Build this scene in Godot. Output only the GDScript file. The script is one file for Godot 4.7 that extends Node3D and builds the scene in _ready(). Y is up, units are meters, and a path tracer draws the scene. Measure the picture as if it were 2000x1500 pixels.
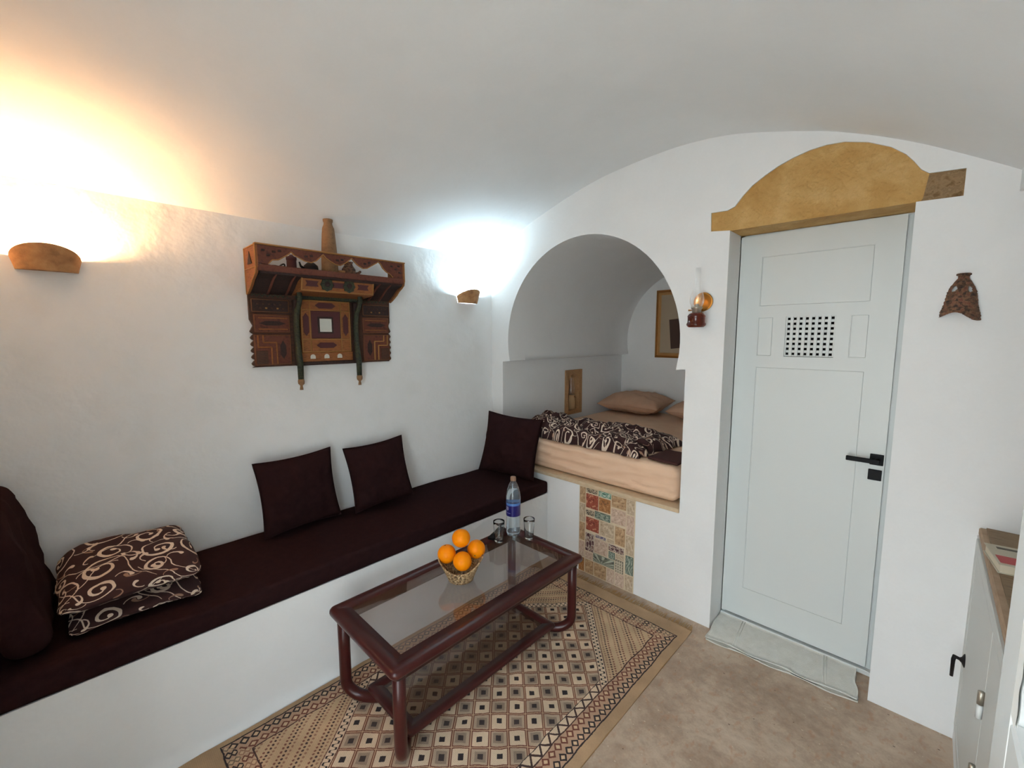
extends Node3D
# A whitewashed barrel-vaulted room: x runs along the back wall, z comes towards the viewer, metres.

var M := {}
var rng := RandomNumberGenerator.new()
var used := {}

func _ready():
	rng.seed = 77
	# ---------- camera
	var cam := Camera3D.new()
	cam.name = "camera"
	cam.position = Vector3(2.4088, 1.55, 2.2616)
	cam.rotation = Vector3(-0.1103, 0.7719, -0.0018)
	cam.fov = 83.63
	cam.near = 0.02
	cam.far = 200.0
	add_child(cam)
	cam.current = true
	# ---------- sky and exposure: bright even daylight that comes in through the open doorway behind the viewer
	var env := Environment.new()
	var sky := Sky.new()
	var sm := ProceduralSkyMaterial.new()
	sm.sky_top_color = Color(0.84, 0.93, 1.0)
	sm.sky_horizon_color = Color(0.94, 0.98, 1.0)
	sm.ground_horizon_color = Color(0.8, 0.79, 0.77)
	sm.ground_bottom_color = Color(0.8, 0.79, 0.77)
	sm.sky_energy_multiplier = 3.0
	sm.ground_energy_multiplier = 1.5
	sm.sun_angle_max = 0.0
	sky.sky_material = sm
	env.background_mode = Environment.BG_SKY
	env.sky = sky
	env.tonemap_mode = Environment.TONE_MAPPER_LINEAR
	env.tonemap_exposure = 0.58
	env.sdfgi_enabled = true
	env.ssao_enabled = true
	env.ssil_enabled = true
	var we := WorldEnvironment.new()
	we.name = "world"
	we.environment = env
	add_child(we)
	# the sun stands behind the house and falls on the white courtyard wall facing the doorway
	var sun := DirectionalLight3D.new()
	sun.name = "sun"
	sun.light_color = Color(1.0, 0.985, 0.955)
	sun.light_energy = 7.0
	sun.light_angular_distance = 0.53
	sun.shadow_enabled = true
	sun.basis = Basis.looking_at(Vector3(0.2, -0.9, 1.0).normalized(), Vector3.UP)
	add_child(sun)
	make_materials()
	build_shell()
	build_door()
	build_entrance()
	build_right_side()
	build_bench()
	build_bed()
	build_table()
	build_rug()
	build_tiles()
	build_wall_shelf()
	build_sconces()
	build_wall_pieces()
	build_small_things()

# =====================================================================  helpers
class Geo:
	var st := SurfaceTool.new()
	var X := Transform3D()
	var sg := -1
	func _init():
		st.begin(Mesh.PRIMITIVE_TRIANGLES)
	func smooth(on := true) -> Geo:
		sg = 0 if on else -1
		return self
	func v(p: Vector3, uv: Vector2):
		st.set_smooth_group(sg)
		st.set_uv(uv)
		st.add_vertex(X * p)
	func tri(a, b, c, ua := Vector2.ZERO, ub := Vector2.ZERO, uc := Vector2.ZERO):   # counter-clockwise seen from outside
		v(a, ua)
		v(c, uc)
		v(b, ub)
	func quad(a, b, c, d, ua := Vector2(0, 1), ub := Vector2(1, 1), uc := Vector2(1, 0), ud := Vector2(0, 0)):
		tri(a, b, c, ua, ub, uc)
		tri(a, c, d, ua, uc, ud)
	func face(pts: Array, o: Vector3):                                               # convex face turned away from o
		var n: Vector3 = (pts[1] - pts[0]).cross(pts[2] - pts[0])
		if n.dot(pts[0] - o) < 0.0:
			pts.reverse()
		for i in range(1, pts.size() - 1):
			tri(pts[0], pts[i], pts[i + 1])
	func box(lo: Vector3, hi: Vector3, ch := 0.0) -> Geo:
		var o := (lo + hi) / 2.0
		var h := (hi - lo) / 2.0
		ch = minf(ch, minf(h.x, minf(h.y, h.z)) * 0.9)
		var keep := sg
		sg = -1
		var p := func(s: Vector3, a: int) -> Vector3:
			var q := Vector3.ZERO
			for k in 3:
				q[k] = o[k] + s[k] * (h[k] if k == a or ch <= 0.0 else h[k] - ch)
			return q
		for a in 3:
			var b := (a + 1) % 3
			var c := (a + 2) % 3
			for s in [-1.0, 1.0]:
				var f := []
				for t in [[-1.0, -1.0], [1.0, -1.0], [1.0, 1.0], [-1.0, 1.0]]:
					var sgn := Vector3.ZERO
					sgn[a] = s
					sgn[b] = t[0]
					sgn[c] = t[1]
					f.append(p.call(sgn, a))
				face(f, o)
				if ch > 0.0:
					for t in [-1.0, 1.0]:
						var e1 := Vector3.ZERO
						e1[a] = s
						e1[b] = t
						e1[c] = -1.0
						var e2 := e1
						e2[c] = 1.0
						face([p.call(e1, a), p.call(e2, a), p.call(e2, b), p.call(e1, b)], o)
		if ch > 0.0:
			for sx in [-1.0, 1.0]:
				for sy in [-1.0, 1.0]:
					for sz in [-1.0, 1.0]:
						var s := Vector3(sx, sy, sz)
						face([p.call(s, 0), p.call(s, 1), p.call(s, 2)], o)
		sg = keep
		return self
	func prism(poly: PackedVector2Array, z0: float, z1: float, smooth_sides := false, caps := true) -> Geo:   # polygon in x-y, drawn out along z
		if Geometry2D.is_polygon_clockwise(poly):
			poly.reverse()
		var keep := sg
		sg = -1
		var n := poly.size()
		if caps:
			var idx := Geometry2D.triangulate_polygon(poly)
			for i in range(0, idx.size(), 3):
				var a := poly[idx[i]]
				var b := poly[idx[i + 1]]
				var c := poly[idx[i + 2]]
				if (b - a).cross(c - a) < 0.0:
					var t := b
					b = c
					c = t
				tri(Vector3(a.x, a.y, z1), Vector3(b.x, b.y, z1), Vector3(c.x, c.y, z1), a, b, c)
				tri(Vector3(a.x, a.y, z0), Vector3(c.x, c.y, z0), Vector3(b.x, b.y, z0), a, c, b)
		sg = 0 if smooth_sides else -1
		for i in n:
			var a := poly[i]
			var b := poly[(i + 1) % n]
			quad(Vector3(a.x, a.y, z0), Vector3(b.x, b.y, z0), Vector3(b.x, b.y, z1), Vector3(a.x, a.y, z1))
		sg = keep
		return self
	func lathe(prof: Array, seg := 32, a0 := 0.0, a1 := TAU, f = null) -> Geo:
		var keep := sg
		sg = 0
		for i in prof.size() - 1:
			for k in seg:
				var q := []
				for c in [[i, k], [i, k + 1], [i + 1, k + 1], [i + 1, k]]:
					var t: float = a0 + (a1 - a0) * float(c[1]) / seg
					var r: float = prof[c[0]].x
					var p := Vector3(r * cos(t), prof[c[0]].y, -r * sin(t))
					if absf(a1 - a0 - TAU) < 0.001 and c[1] == seg:
						p = Vector3(r, prof[c[0]].y, 0.0)
					q.append([f.call(p, t) if f != null else p, Vector2(float(c[1]) / seg, 1.0 - float(c[0]) / (prof.size() - 1))])
				tri(q[0][0], q[1][0], q[2][0], q[0][1], q[1][1], q[2][1])
				tri(q[0][0], q[2][0], q[3][0], q[0][1], q[2][1], q[3][1])
		sg = keep
		return self
	func tube(path: Array, rad, seg := 12, caps := true) -> Geo:
		var keep := sg
		sg = 0
		var n := path.size()
		var rings := []
		var d0: Vector3 = (path[1] - path[0]).normalized()
		var u := d0.cross(Vector3.UP if absf(d0.y) < 0.9 else Vector3.RIGHT).normalized()
		for i in n:
			var d: Vector3 = (path[mini(i + 1, n - 1)] - path[maxi(i - 1, 0)]).normalized()
			u = (u - d * u.dot(d)).normalized()
			var w := d.cross(u)
			var r: float = rad[i] if rad is Array else rad
			var ring := []
			for k in seg:
				var t := TAU * k / seg
				ring.append(path[i] + (u * cos(t) + w * sin(t)) * r)
			rings.append(ring)
		for i in n - 1:
			for k in seg:
				var m := (k + 1) % seg
				quad(rings[i][k], rings[i][m], rings[i + 1][m], rings[i + 1][k])
		if caps:
			for k in seg:
				var m := (k + 1) % seg
				tri(path[0], rings[0][m], rings[0][k])
				tri(path[n - 1], rings[n - 1][k], rings[n - 1][m])
		sg = keep
		return self
	func grid(nu: int, nv: int, f: Callable, flip := false, us := 1.0, vs := 1.0) -> Geo:
		var P := []
		for i in nu + 1:
			var row := []
			for j in nv + 1:
				row.append(f.call(float(i) / nu, float(j) / nv))
			P.append(row)
		for i in nu:
			for j in nv:
				var a := Vector2(float(i) / nu * us, float(j) / nv * vs)
				var b := Vector2(float(i + 1) / nu * us, float(j + 1) / nv * vs)
				if flip:
					quad(P[i][j], P[i][j + 1], P[i + 1][j + 1], P[i + 1][j], a, Vector2(a.x, b.y), b, Vector2(b.x, a.y))
				else:
					quad(P[i][j], P[i + 1][j], P[i + 1][j + 1], P[i][j + 1], a, Vector2(b.x, a.y), b, Vector2(a.x, b.y))
		return self
	func steps(h: float, r: float, n: int) -> Array:
		var out := []
		for k in 4:
			out.append(-h + r * k / 4.0)
		for k in n + 1:
			out.append(lerpf(-h + r, h - r, float(k) / n))
		for k in range(1, 5):
			out.append(h - r + r * k / 4.0)
		return out
	func soft_box(h: Vector3, r: float, n: Vector3i, bend = null, uvs := 1.0) -> Geo:   # rounded box centred on the origin
		var keep := sg
		sg = 0
		var pt := func(p: Vector3) -> Vector3:
			var inner := p.clamp(-h + Vector3.ONE * r, h - Vector3.ONE * r)
			var d := p - inner
			var q := inner + (d.normalized() * r if d.length() > 0.0 else Vector3.ZERO)
			return bend.call(q) if bend != null else q
		for a in 3:
			var b := (a + 1) % 3
			var c := (a + 2) % 3
			var sb := steps(h[b], r, n[b])
			var sc := steps(h[c], r, n[c])
			for s in [-1.0, 1.0]:
				for i in sb.size() - 1:
					for j in sc.size() - 1:
						var q := []
						var w := []
						for k in [[i, j], [i + 1, j], [i + 1, j + 1], [i, j + 1]]:
							var p := Vector3.ZERO
							p[a] = h[a] * s
							p[b] = sb[k[0]]
							p[c] = sc[k[1]]
							q.append(pt.call(p))
							if a == 1:
								w.append(Vector2(p.x, p.z) * uvs)
							elif a == 2:
								w.append(Vector2(p.x, s * (h.z + h.y - p.y)) * uvs)
							else:
								w.append(Vector2(s * (h.x + h.y - p.y), p.z) * uvs)
						if s > 0:
							quad(q[0], q[1], q[2], q[3], w[0], w[1], w[2], w[3])
						else:
							quad(q[3], q[2], q[1], q[0], w[3], w[2], w[1], w[0])
		sg = keep
		return self
	func frame_ring(prof: Array, hx: float, hz: float, rad: float) -> Geo:           # closed profile of (inset, y) swept round a rounded rectangle
		var keep := sg
		sg = 0
		var loops := []
		for p in prof:
			var lp := []
			var r: float = maxf(rad - p.x, 0.002)
			for q in 4:
				var cx: float = (hx - p.x - r) * [1, -1, -1, 1][q]
				var cz: float = (hz - p.x - r) * [1, 1, -1, -1][q]
				for k in 7:
					var t := PI / 2 * (q + k / 6.0)
					lp.append(Vector3(cx + r * cos(t), p.y, cz + r * sin(t)))
			loops.append(lp)
		var n: int = loops[0].size()
		for i in prof.size():
			var j := (i + 1) % prof.size()
			for k in n:
				var m := (k + 1) % n
				quad(loops[i][k], loops[j][k], loops[j][m], loops[i][m])
		sg = keep
		return self
	func mesh() -> ArrayMesh:
		st.generate_normals()
		st.index()
		return st.commit()

func numbered(n: String) -> String:
	used[n] = used.get(n, -1) + 1
	return n if used[n] == 0 else "%s_%03d" % [n, used[n]]

func part(called: String, g: Geo, m: Material, parent: Node = self, label := "") -> MeshInstance3D:
	var o := MeshInstance3D.new()
	o.name = called
	o.mesh = g.mesh()
	o.material_override = m
	parent.add_child(o, true)
	if label:
		o.set_meta("label", label)
	return o

func tag(o: Node, label: String, category: String, group := ""):
	o.set_meta("label", label)
	o.set_meta("category", category)
	if group:
		o.set_meta("group", group)
	return o

func thing(called: String, label: String, category: String, at := Vector3.ZERO, turn := 0.0, group := "") -> Node3D:
	var o := Node3D.new()
	o.name = numbered(called)
	add_child(o, true)
	o.position = at
	o.rotation.y = turn
	tag(o, label, category, group)
	return o

func struct(called: String, g: Geo, m: Material) -> MeshInstance3D:
	var o := part(called, g, m)
	o.set_meta("kind", "structure")
	return o

func pv(a: Array) -> PackedVector2Array:
	var p := PackedVector2Array()
	for i in range(0, a.size(), 2):
		p.append(Vector2(a[i], a[i + 1]))
	return p

func fast(freq: float, oct := 4, s := 1) -> FastNoiseLite:
	var n := FastNoiseLite.new()
	n.noise_type = FastNoiseLite.TYPE_SIMPLEX_SMOOTH
	n.frequency = freq
	n.fractal_octaves = oct
	n.seed = s
	return n

# =====================================================================  materials
func tex(im: Image) -> ImageTexture:
	im.generate_mipmaps()
	return ImageTexture.create_from_image(im)

func ramp_image(size: int, freq: float, oct: int, s: int, stops: Array, gain := 1.0, stretch := Vector2.ONE) -> Image:
	var n := fast(freq, oct, s)
	n.domain_warp_enabled = true
	n.domain_warp_amplitude = 20.0
	var src := n.get_seamless_image(size, size, false, false, 0.15)
	var fine := fast(0.35, 2, s + 9).get_seamless_image(size, size, false, false, 0.15)
	var im := Image.create(size, size, false, Image.FORMAT_RGB8)
	for y in size:
		for x in size:
			var v := src.get_pixel(int(x * stretch.x) % size, int(y * stretch.y) % size).r
			v = clampf((v - 0.5) * gain + 0.5 + (fine.get_pixel(x, y).r - 0.5) * 0.18, 0.0, 0.9999) * (stops.size() - 1)
			im.set_pixel(x, y, stops[int(v)].lerp(stops[int(v) + 1], v - int(v)))
	return im

func bump(freq: float, oct: int, s: int, strength: float, size := 512) -> ImageTexture:
	var im := fast(freq, oct, s).get_seamless_image(size, size, false, false, 0.15)
	im.convert(Image.FORMAT_RGBA8)
	im.bump_map_to_normal_map(strength)
	return tex(im)

func mat(color: Color, rough := 0.8, metal := 0.0) -> StandardMaterial3D:
	var m := StandardMaterial3D.new()
	m.albedo_color = color
	m.roughness = rough
	m.metallic = metal
	return m

func tri_mat(im: Image, scale: float, rough := 0.8, nrm: Texture2D = null, nscale := 0.5, world := true) -> StandardMaterial3D:
	var m := mat(Color.WHITE, rough)
	if im:
		m.albedo_texture = tex(im)
	m.uv1_triplanar = true
	m.uv1_world_triplanar = world
	m.uv1_scale = Vector3.ONE * scale
	if nrm:
		m.normal_enabled = true
		m.normal_texture = nrm
		m.normal_scale = nscale
	return m

func pane(color: Color, alpha: float) -> StandardMaterial3D:
	var m := mat(Color(color.r, color.g, color.b, alpha), 0.02)
	m.transparency = BaseMaterial3D.TRANSPARENCY_ALPHA
	m.cull_mode = BaseMaterial3D.CULL_DISABLED
	return m

func solid_glass(color: Color, scale := 0.05) -> StandardMaterial3D:
	var m := mat(Color(color.r, color.g, color.b, 0.0), 0.02)
	m.refraction_enabled = true
	m.refraction_scale = scale
	return m

func c8(r: int, g: int, b: int) -> Color:
	return Color8(r, g, b)

func make_materials():
	var trowel := bump(0.012, 5, 3, 5.0, 512)
	var grain := bump(0.06, 3, 5, 4.0, 512)
	M.plaster = tri_mat(ramp_image(256, 0.012, 4, 2, [c8(240, 240, 238), c8(245, 245, 244), c8(242, 242, 240)]), 0.9, 0.85, trowel, 0.3)
	M.smooth_plaster = tri_mat(ramp_image(256, 0.012, 4, 12, [c8(241, 241, 240), c8(246, 246, 245)]), 0.7, 0.8, trowel, 0.22)
	M.floor = tri_mat(floor_image(768), 0.62, 0.55, grain, 0.2)
	M.terrace = tri_mat(ramp_image(256, 0.02, 4, 23, [c8(198, 190, 178), c8(214, 206, 194)]), 0.5, 0.9)
	M.paint = tri_mat(null, 1.0, 0.42, trowel, 0.08)
	M.paint.albedo_color = c8(222, 226, 224)
	M.cupboard = tri_mat(null, 1.0, 0.45, trowel, 0.1)
	M.cupboard.albedo_color = c8(216, 217, 213)
	M.gloss_paint = mat(c8(226, 228, 226), 0.22)
	M.black = mat(c8(26, 26, 29), 0.5)
	M.black.metallic_specular = 0.25
	M.iron = mat(c8(30, 24, 26), 0.5, 0.4)
	M.stone = tri_mat(ramp_image(512, 0.010, 5, 31, [c8(182, 138, 76), c8(194, 151, 87), c8(200, 159, 96), c8(210, 172, 112), c8(199, 156, 94)], 0.9), 1.0, 0.85, grain, 0.8)
	M.stone_grey = tri_mat(ramp_image(256, 0.02, 5, 33, [c8(120, 92, 58), c8(158, 130, 96), c8(138, 112, 80), c8(176, 150, 116)], 1.6), 4.0, 0.85, grain, 1.0)
	M.ledge = tri_mat(ramp_image(256, 0.02, 4, 35, [c8(206, 182, 148), c8(222, 200, 168)]), 3.0, 0.75)
	M.sill = tri_mat(ramp_image(128, 0.03, 4, 37, [c8(164, 138, 112), c8(184, 158, 132)]), 4.0, 0.8)
	M.board = tri_mat(ramp_image(256, 0.012, 4, 38, [c8(118, 98, 74), c8(142, 120, 94), c8(130, 108, 82)], 1.2, Vector2(1, 5)), 3.0, 0.75)
	M.niche_stone = tri_mat(ramp_image(256, 0.02, 4, 36, [c8(166, 124, 86), c8(196, 152, 108), c8(178, 136, 96)]), 5.0, 0.85, grain, 0.5)
	M.clay = tri_mat(ramp_image(256, 0.02, 5, 41, [c8(138, 98, 66), c8(176, 126, 82), c8(190, 142, 94), c8(200, 156, 108)], 1.3), 3.5, 0.8, grain, 0.5)
	M.clay_dark = tri_mat(ramp_image(256, 0.03, 5, 43, [c8(42, 30, 24), c8(96, 68, 54), c8(142, 108, 78), c8(126, 76, 60)], 2.2), 7.0, 0.8, grain, 0.8)
	M.vase = tri_mat(ramp_image(256, 0.02, 4, 45, [c8(112, 82, 56), c8(146, 110, 76), c8(132, 98, 66)]), 6.0, 0.8, grain, 0.4)
	M.cork = tri_mat(ramp_image(256, 0.035, 4, 47, [c8(40, 28, 20), c8(150, 114, 76), c8(190, 156, 110), c8(226, 202, 160)], 2.6), 8.0, 0.8, grain, 1.0, false)
	# cloth
	var weave := bump(0.22, 2, 51, 3.0, 256)
	M.brown = tri_mat(ramp_image(256, 0.02, 3, 52, [c8(41, 25, 26), c8(48, 30, 30)]), 5.0, 0.95, weave, 0.25)
	M.brown.metallic_specular = 0.12
	M.sheet = tri_mat(ramp_image(256, 0.012, 3, 54, [c8(240, 201, 168), c8(246, 209, 177)]), 2.0, 0.9, weave, 0.15)
	M.pillow = tri_mat(ramp_image(256, 0.012, 3, 55, [c8(204, 164, 136), c8(214, 174, 146)]), 3.0, 0.85, weave, 0.15)
	M.linen = tri_mat(ramp_image(256, 0.02, 4, 56, [c8(226, 224, 214), c8(238, 236, 228)]), 4.0, 0.95, weave, 0.4)
	M.lace = mat(c8(240, 240, 236), 0.9)
	M.swirl = mat(Color.WHITE, 0.95)
	M.swirl.albedo_texture = tex(swirl_image(1024))
	# wood
	M.mahogany = tri_mat(ramp_image(512, 0.008, 4, 61, [c8(57, 22, 21), c8(67, 27, 25), c8(62, 24, 23)], 1.0, Vector2(1, 6)), 1.6, 0.3)
	M.mahogany.clearcoat_enabled = true
	M.mahogany.clearcoat = 0.2
	M.mahogany.clearcoat_roughness = 0.15
	M.mahogany.metallic_specular = 0.35
	M.mahogany_dark = tri_mat(ramp_image(256, 0.012, 4, 62, [c8(38, 17, 17), c8(50, 22, 21)], 1.0, Vector2(1, 5)), 1.6, 0.3)
	M.old_wood = tri_mat(ramp_image(256, 0.015, 4, 63, [c8(50, 32, 24), c8(80, 50, 34), c8(64, 40, 29)], 1.4, Vector2(1, 5)), 5.0, 0.75, grain, 0.5)
	M.orange_wood = tri_mat(ramp_image(256, 0.015, 4, 64, [c8(116, 70, 38), c8(152, 94, 50), c8(134, 80, 42)], 1.3, Vector2(1, 5)), 5.0, 0.7, grain, 0.4)
	M.red_wood = tri_mat(ramp_image(256, 0.02, 4, 65, [c8(74, 39, 31), c8(108, 58, 43), c8(92, 48, 37)], 1.3), 6.0, 0.75, grain, 0.4)
	M.maroon = mat(c8(78, 36, 38), 0.7)
	M.dark_paint = tri_mat(ramp_image(256, 0.03, 4, 66, [c8(34, 24, 24), c8(58, 38, 33), c8(44, 30, 28)], 1.6), 8.0, 0.8)
	M.green = tri_mat(ramp_image(256, 0.03, 4, 67, [c8(24, 28, 24), c8(38, 48, 37), c8(72, 70, 42), c8(34, 40, 40)], 1.8), 9.0, 0.75, grain, 0.5)
	M.ochre = mat(c8(162, 114, 62), 0.7)
	M.bead = mat(c8(118, 74, 44), 0.7)
	M.gold = mat(c8(176, 122, 66), 0.35, 0.6)
	M.gilt = mat(c8(206, 160, 104), 0.3, 0.5)
	M.brass = mat(c8(198, 140, 66), 0.28, 0.85)
	M.tin = mat(c8(178, 170, 156), 0.35, 0.8)
	M.mirror = mat(c8(232, 234, 226), 0.03, 1.0)
	M.orange = tri_mat(ramp_image(256, 0.03, 3, 71, [c8(255, 138, 0), c8(255, 152, 8)]), 5.0, 0.42, bump(0.25, 1, 72, 3.0, 256), 0.25, false)
	M.orange.metallic_specular = 0.3
	M.stem = mat(c8(84, 98, 46), 0.8)
	# glass
	M.table_glass = pane(c8(112, 84, 66), 0.3)
	M.clear = pane(c8(240, 246, 246), 0.03)
	M.plastic = pane(c8(220, 236, 246), 0.08)
	M.glass = solid_glass(c8(250, 252, 252))
	M.water = solid_glass(c8(232, 244, 250), 0.033)
	M.amber = solid_glass(c8(118, 38, 14))

# worn brown screed: broad stains, cloudy mottling and pale grit
func floor_image(s: int) -> Image:
	var a := fast(0.006, 5, 21).get_seamless_image(s, s, false, false, 0.2)
	var b := fast(0.03, 4, 22).get_seamless_image(s, s, false, false, 0.2)
	var c := fast(0.2, 2, 24).get_seamless_image(s, s, false, false, 0.2)
	var im := Image.create(s, s, false, Image.FORMAT_RGB8)
	var q := RandomNumberGenerator.new()
	q.seed = 12
	for y in s:
		for x in s:
			var v := (a.get_pixel(x, y).r - 0.5) * 0.9 + (b.get_pixel(x, y).r - 0.5) * 0.55 + (c.get_pixel(x, y).r - 0.5) * 0.25
			var k := c8(188, 166, 144).lerp(c8(156, 132, 112), clampf(-v * 1.3 + 0.15, 0.0, 1.0)).lerp(c8(212, 192, 170), clampf(v * 1.2, 0.0, 1.0))
			k = k.lerp(c8(176, 128, 96), clampf((b.get_pixel((x * 2) % s, y).r - 0.62) * 2.0, 0.0, 0.35))
			im.set_pixel(x, y, k)
	for i in 420:
		var x := q.randi() % (s - 3)
		var y := q.randi() % (s - 3)
		im.fill_rect(Rect2i(x, y, 1 + q.randi() % 3, 1 + q.randi() % 2), c8(214, 196, 172) if q.randf() < 0.7 else c8(112, 90, 74))
	return im

# cream scrolls on dark brown cloth, repeating
func disc(im: Image, x: float, y: float, r: float, c: Color):
	var s := im.get_width()
	var k := int(ceil(r))
	for dy in range(-k, k + 1):
		var w := r * r - dy * dy
		if w < 0.0:
			continue
		var hw := int(round(sqrt(w)))
		for dx in range(-hw, hw + 1):
			im.set_pixel(posmod(int(x) + dx, s), posmod(int(y) + dy, s), c)

func swirl_image(s: int) -> Image:
	var im := Image.create(s, s, false, Image.FORMAT_RGB8)
	im.fill(c8(56, 29, 28))
	var r := RandomNumberGenerator.new()
	r.seed = 5
	var cols := [c8(232, 212, 192), c8(226, 204, 182), c8(168, 130, 108)]
	var spots := []
	for gy in 6:
		for gx in 6:
			spots.append(Vector2((gx + 0.5 + r.randf_range(-0.25, 0.25) + 0.5 * (gy % 2)) * s / 6.0, (gy + 0.5 + r.randf_range(-0.2, 0.2)) * s / 6.0))
	for i in spots.size():
		var p: Vector2 = spots[i]
		var turn := r.randf() * TAU
		var hand := 1.0 if r.randf() < 0.5 else -1.0
		var R := s * r.randf_range(0.055, 0.095)
		var c: Color = cols[0] if i % 4 else cols[1]
		var n := 220
		for k in n:                                        # a scroll that winds in and swells to a bulb
			var t := float(k) / n
			var a := turn + hand * t * TAU * 1.45
			var rr := R * (1.0 - 0.8 * pow(t, 0.8))
			var wdt := s * (0.0022 + 0.0058 * pow(sin(PI * clampf(t * 1.05, 0.0, 1.0)), 2.0) + 0.008 * smoothstep(0.9, 1.0, t))
			disc(im, p.x + cos(a) * rr, p.y + sin(a) * rr, wdt, c)
		var e := p + Vector2(cos(turn), sin(turn)) * R      # the stem that carries it away
		var dir := turn - hand * PI / 2
		for k in 90:
			var t := float(k) / 90
			e += Vector2(cos(dir), sin(dir)) * s * 0.0022
			dir += hand * 0.024 * sin(t * 5.0)
			disc(im, e.x, e.y, s * (0.0028 - 0.0012 * t), c)
		for b in 3:                                        # leaves and small hooks
			var a2 := turn + hand * (0.6 + b * 1.5)
			var q := p + Vector2(cos(a2), sin(a2)) * R * 1.02
			var d2 := a2 + hand * 0.5
			for k in 46:
				var t := float(k) / 46
				q += Vector2(cos(d2), sin(d2)) * s * 0.0017
				d2 -= hand * 0.055
				disc(im, q.x, q.y, s * (0.0018 + 0.008 * pow(t, 3.0)), cols[(b + i) % 3] if b else c)
	return im

# =====================================================================  the room
func arch_points(x0 := 0.81, y0 := 1.518, rx := 0.642, ry := 0.652, base := 1.37) -> PackedVector2Array:   # horseshoe, left foot to right foot
	var t0 := asin((base - y0) / ry)
	var p := PackedVector2Array()
	for k in 49:
		var t := PI - t0 + (2.0 * t0 - PI) * k / 48.0
		p.append(Vector2(x0 + rx * cos(t), y0 + ry * sin(t)))
	return p

var vault_pts := [Vector2(-0.02, 2.115), Vector2(0.007, 2.128), Vector2(0.26, 2.268), Vector2(0.664, 2.408), Vector2(0.963, 2.479), Vector2(1.334, 2.515), Vector2(1.542, 2.51), Vector2(1.705, 2.486), Vector2(2.005, 2.402), Vector2(2.175, 2.334), Vector2(2.327, 2.257), Vector2(2.463, 2.175), Vector2(2.586, 2.096), Vector2(2.72, 2.0)]

func vault_y(x: float) -> float:
	for i in range(1, vault_pts.size()):
		if x <= vault_pts[i].x or i == vault_pts.size() - 1:
			var a: Vector2 = vault_pts[i - 1]
			var b: Vector2 = vault_pts[i]
			var t := (x - a.x) / (b.x - a.x)
			var m0: float = (b.y - vault_pts[maxi(i - 2, 0)].y) / maxf(b.x - vault_pts[maxi(i - 2, 0)].x, 0.001) * (b.x - a.x)
			var m1: float = (vault_pts[mini(i + 1, vault_pts.size() - 1)].y - a.y) / maxf(vault_pts[mini(i + 1, vault_pts.size() - 1)].x - a.x, 0.001) * (b.x - a.x)
			var t2 := t * t
			var t3 := t2 * t
			return (2 * t3 - 3 * t2 + 1) * a.y + (t3 - 2 * t2 + t) * m0 + (-2 * t3 + 3 * t2) * b.y + (t3 - t2) * m1
	return 2.0

const FRONT := 2.56
const W := 2.582
var lintel_poly: PackedVector2Array

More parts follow.
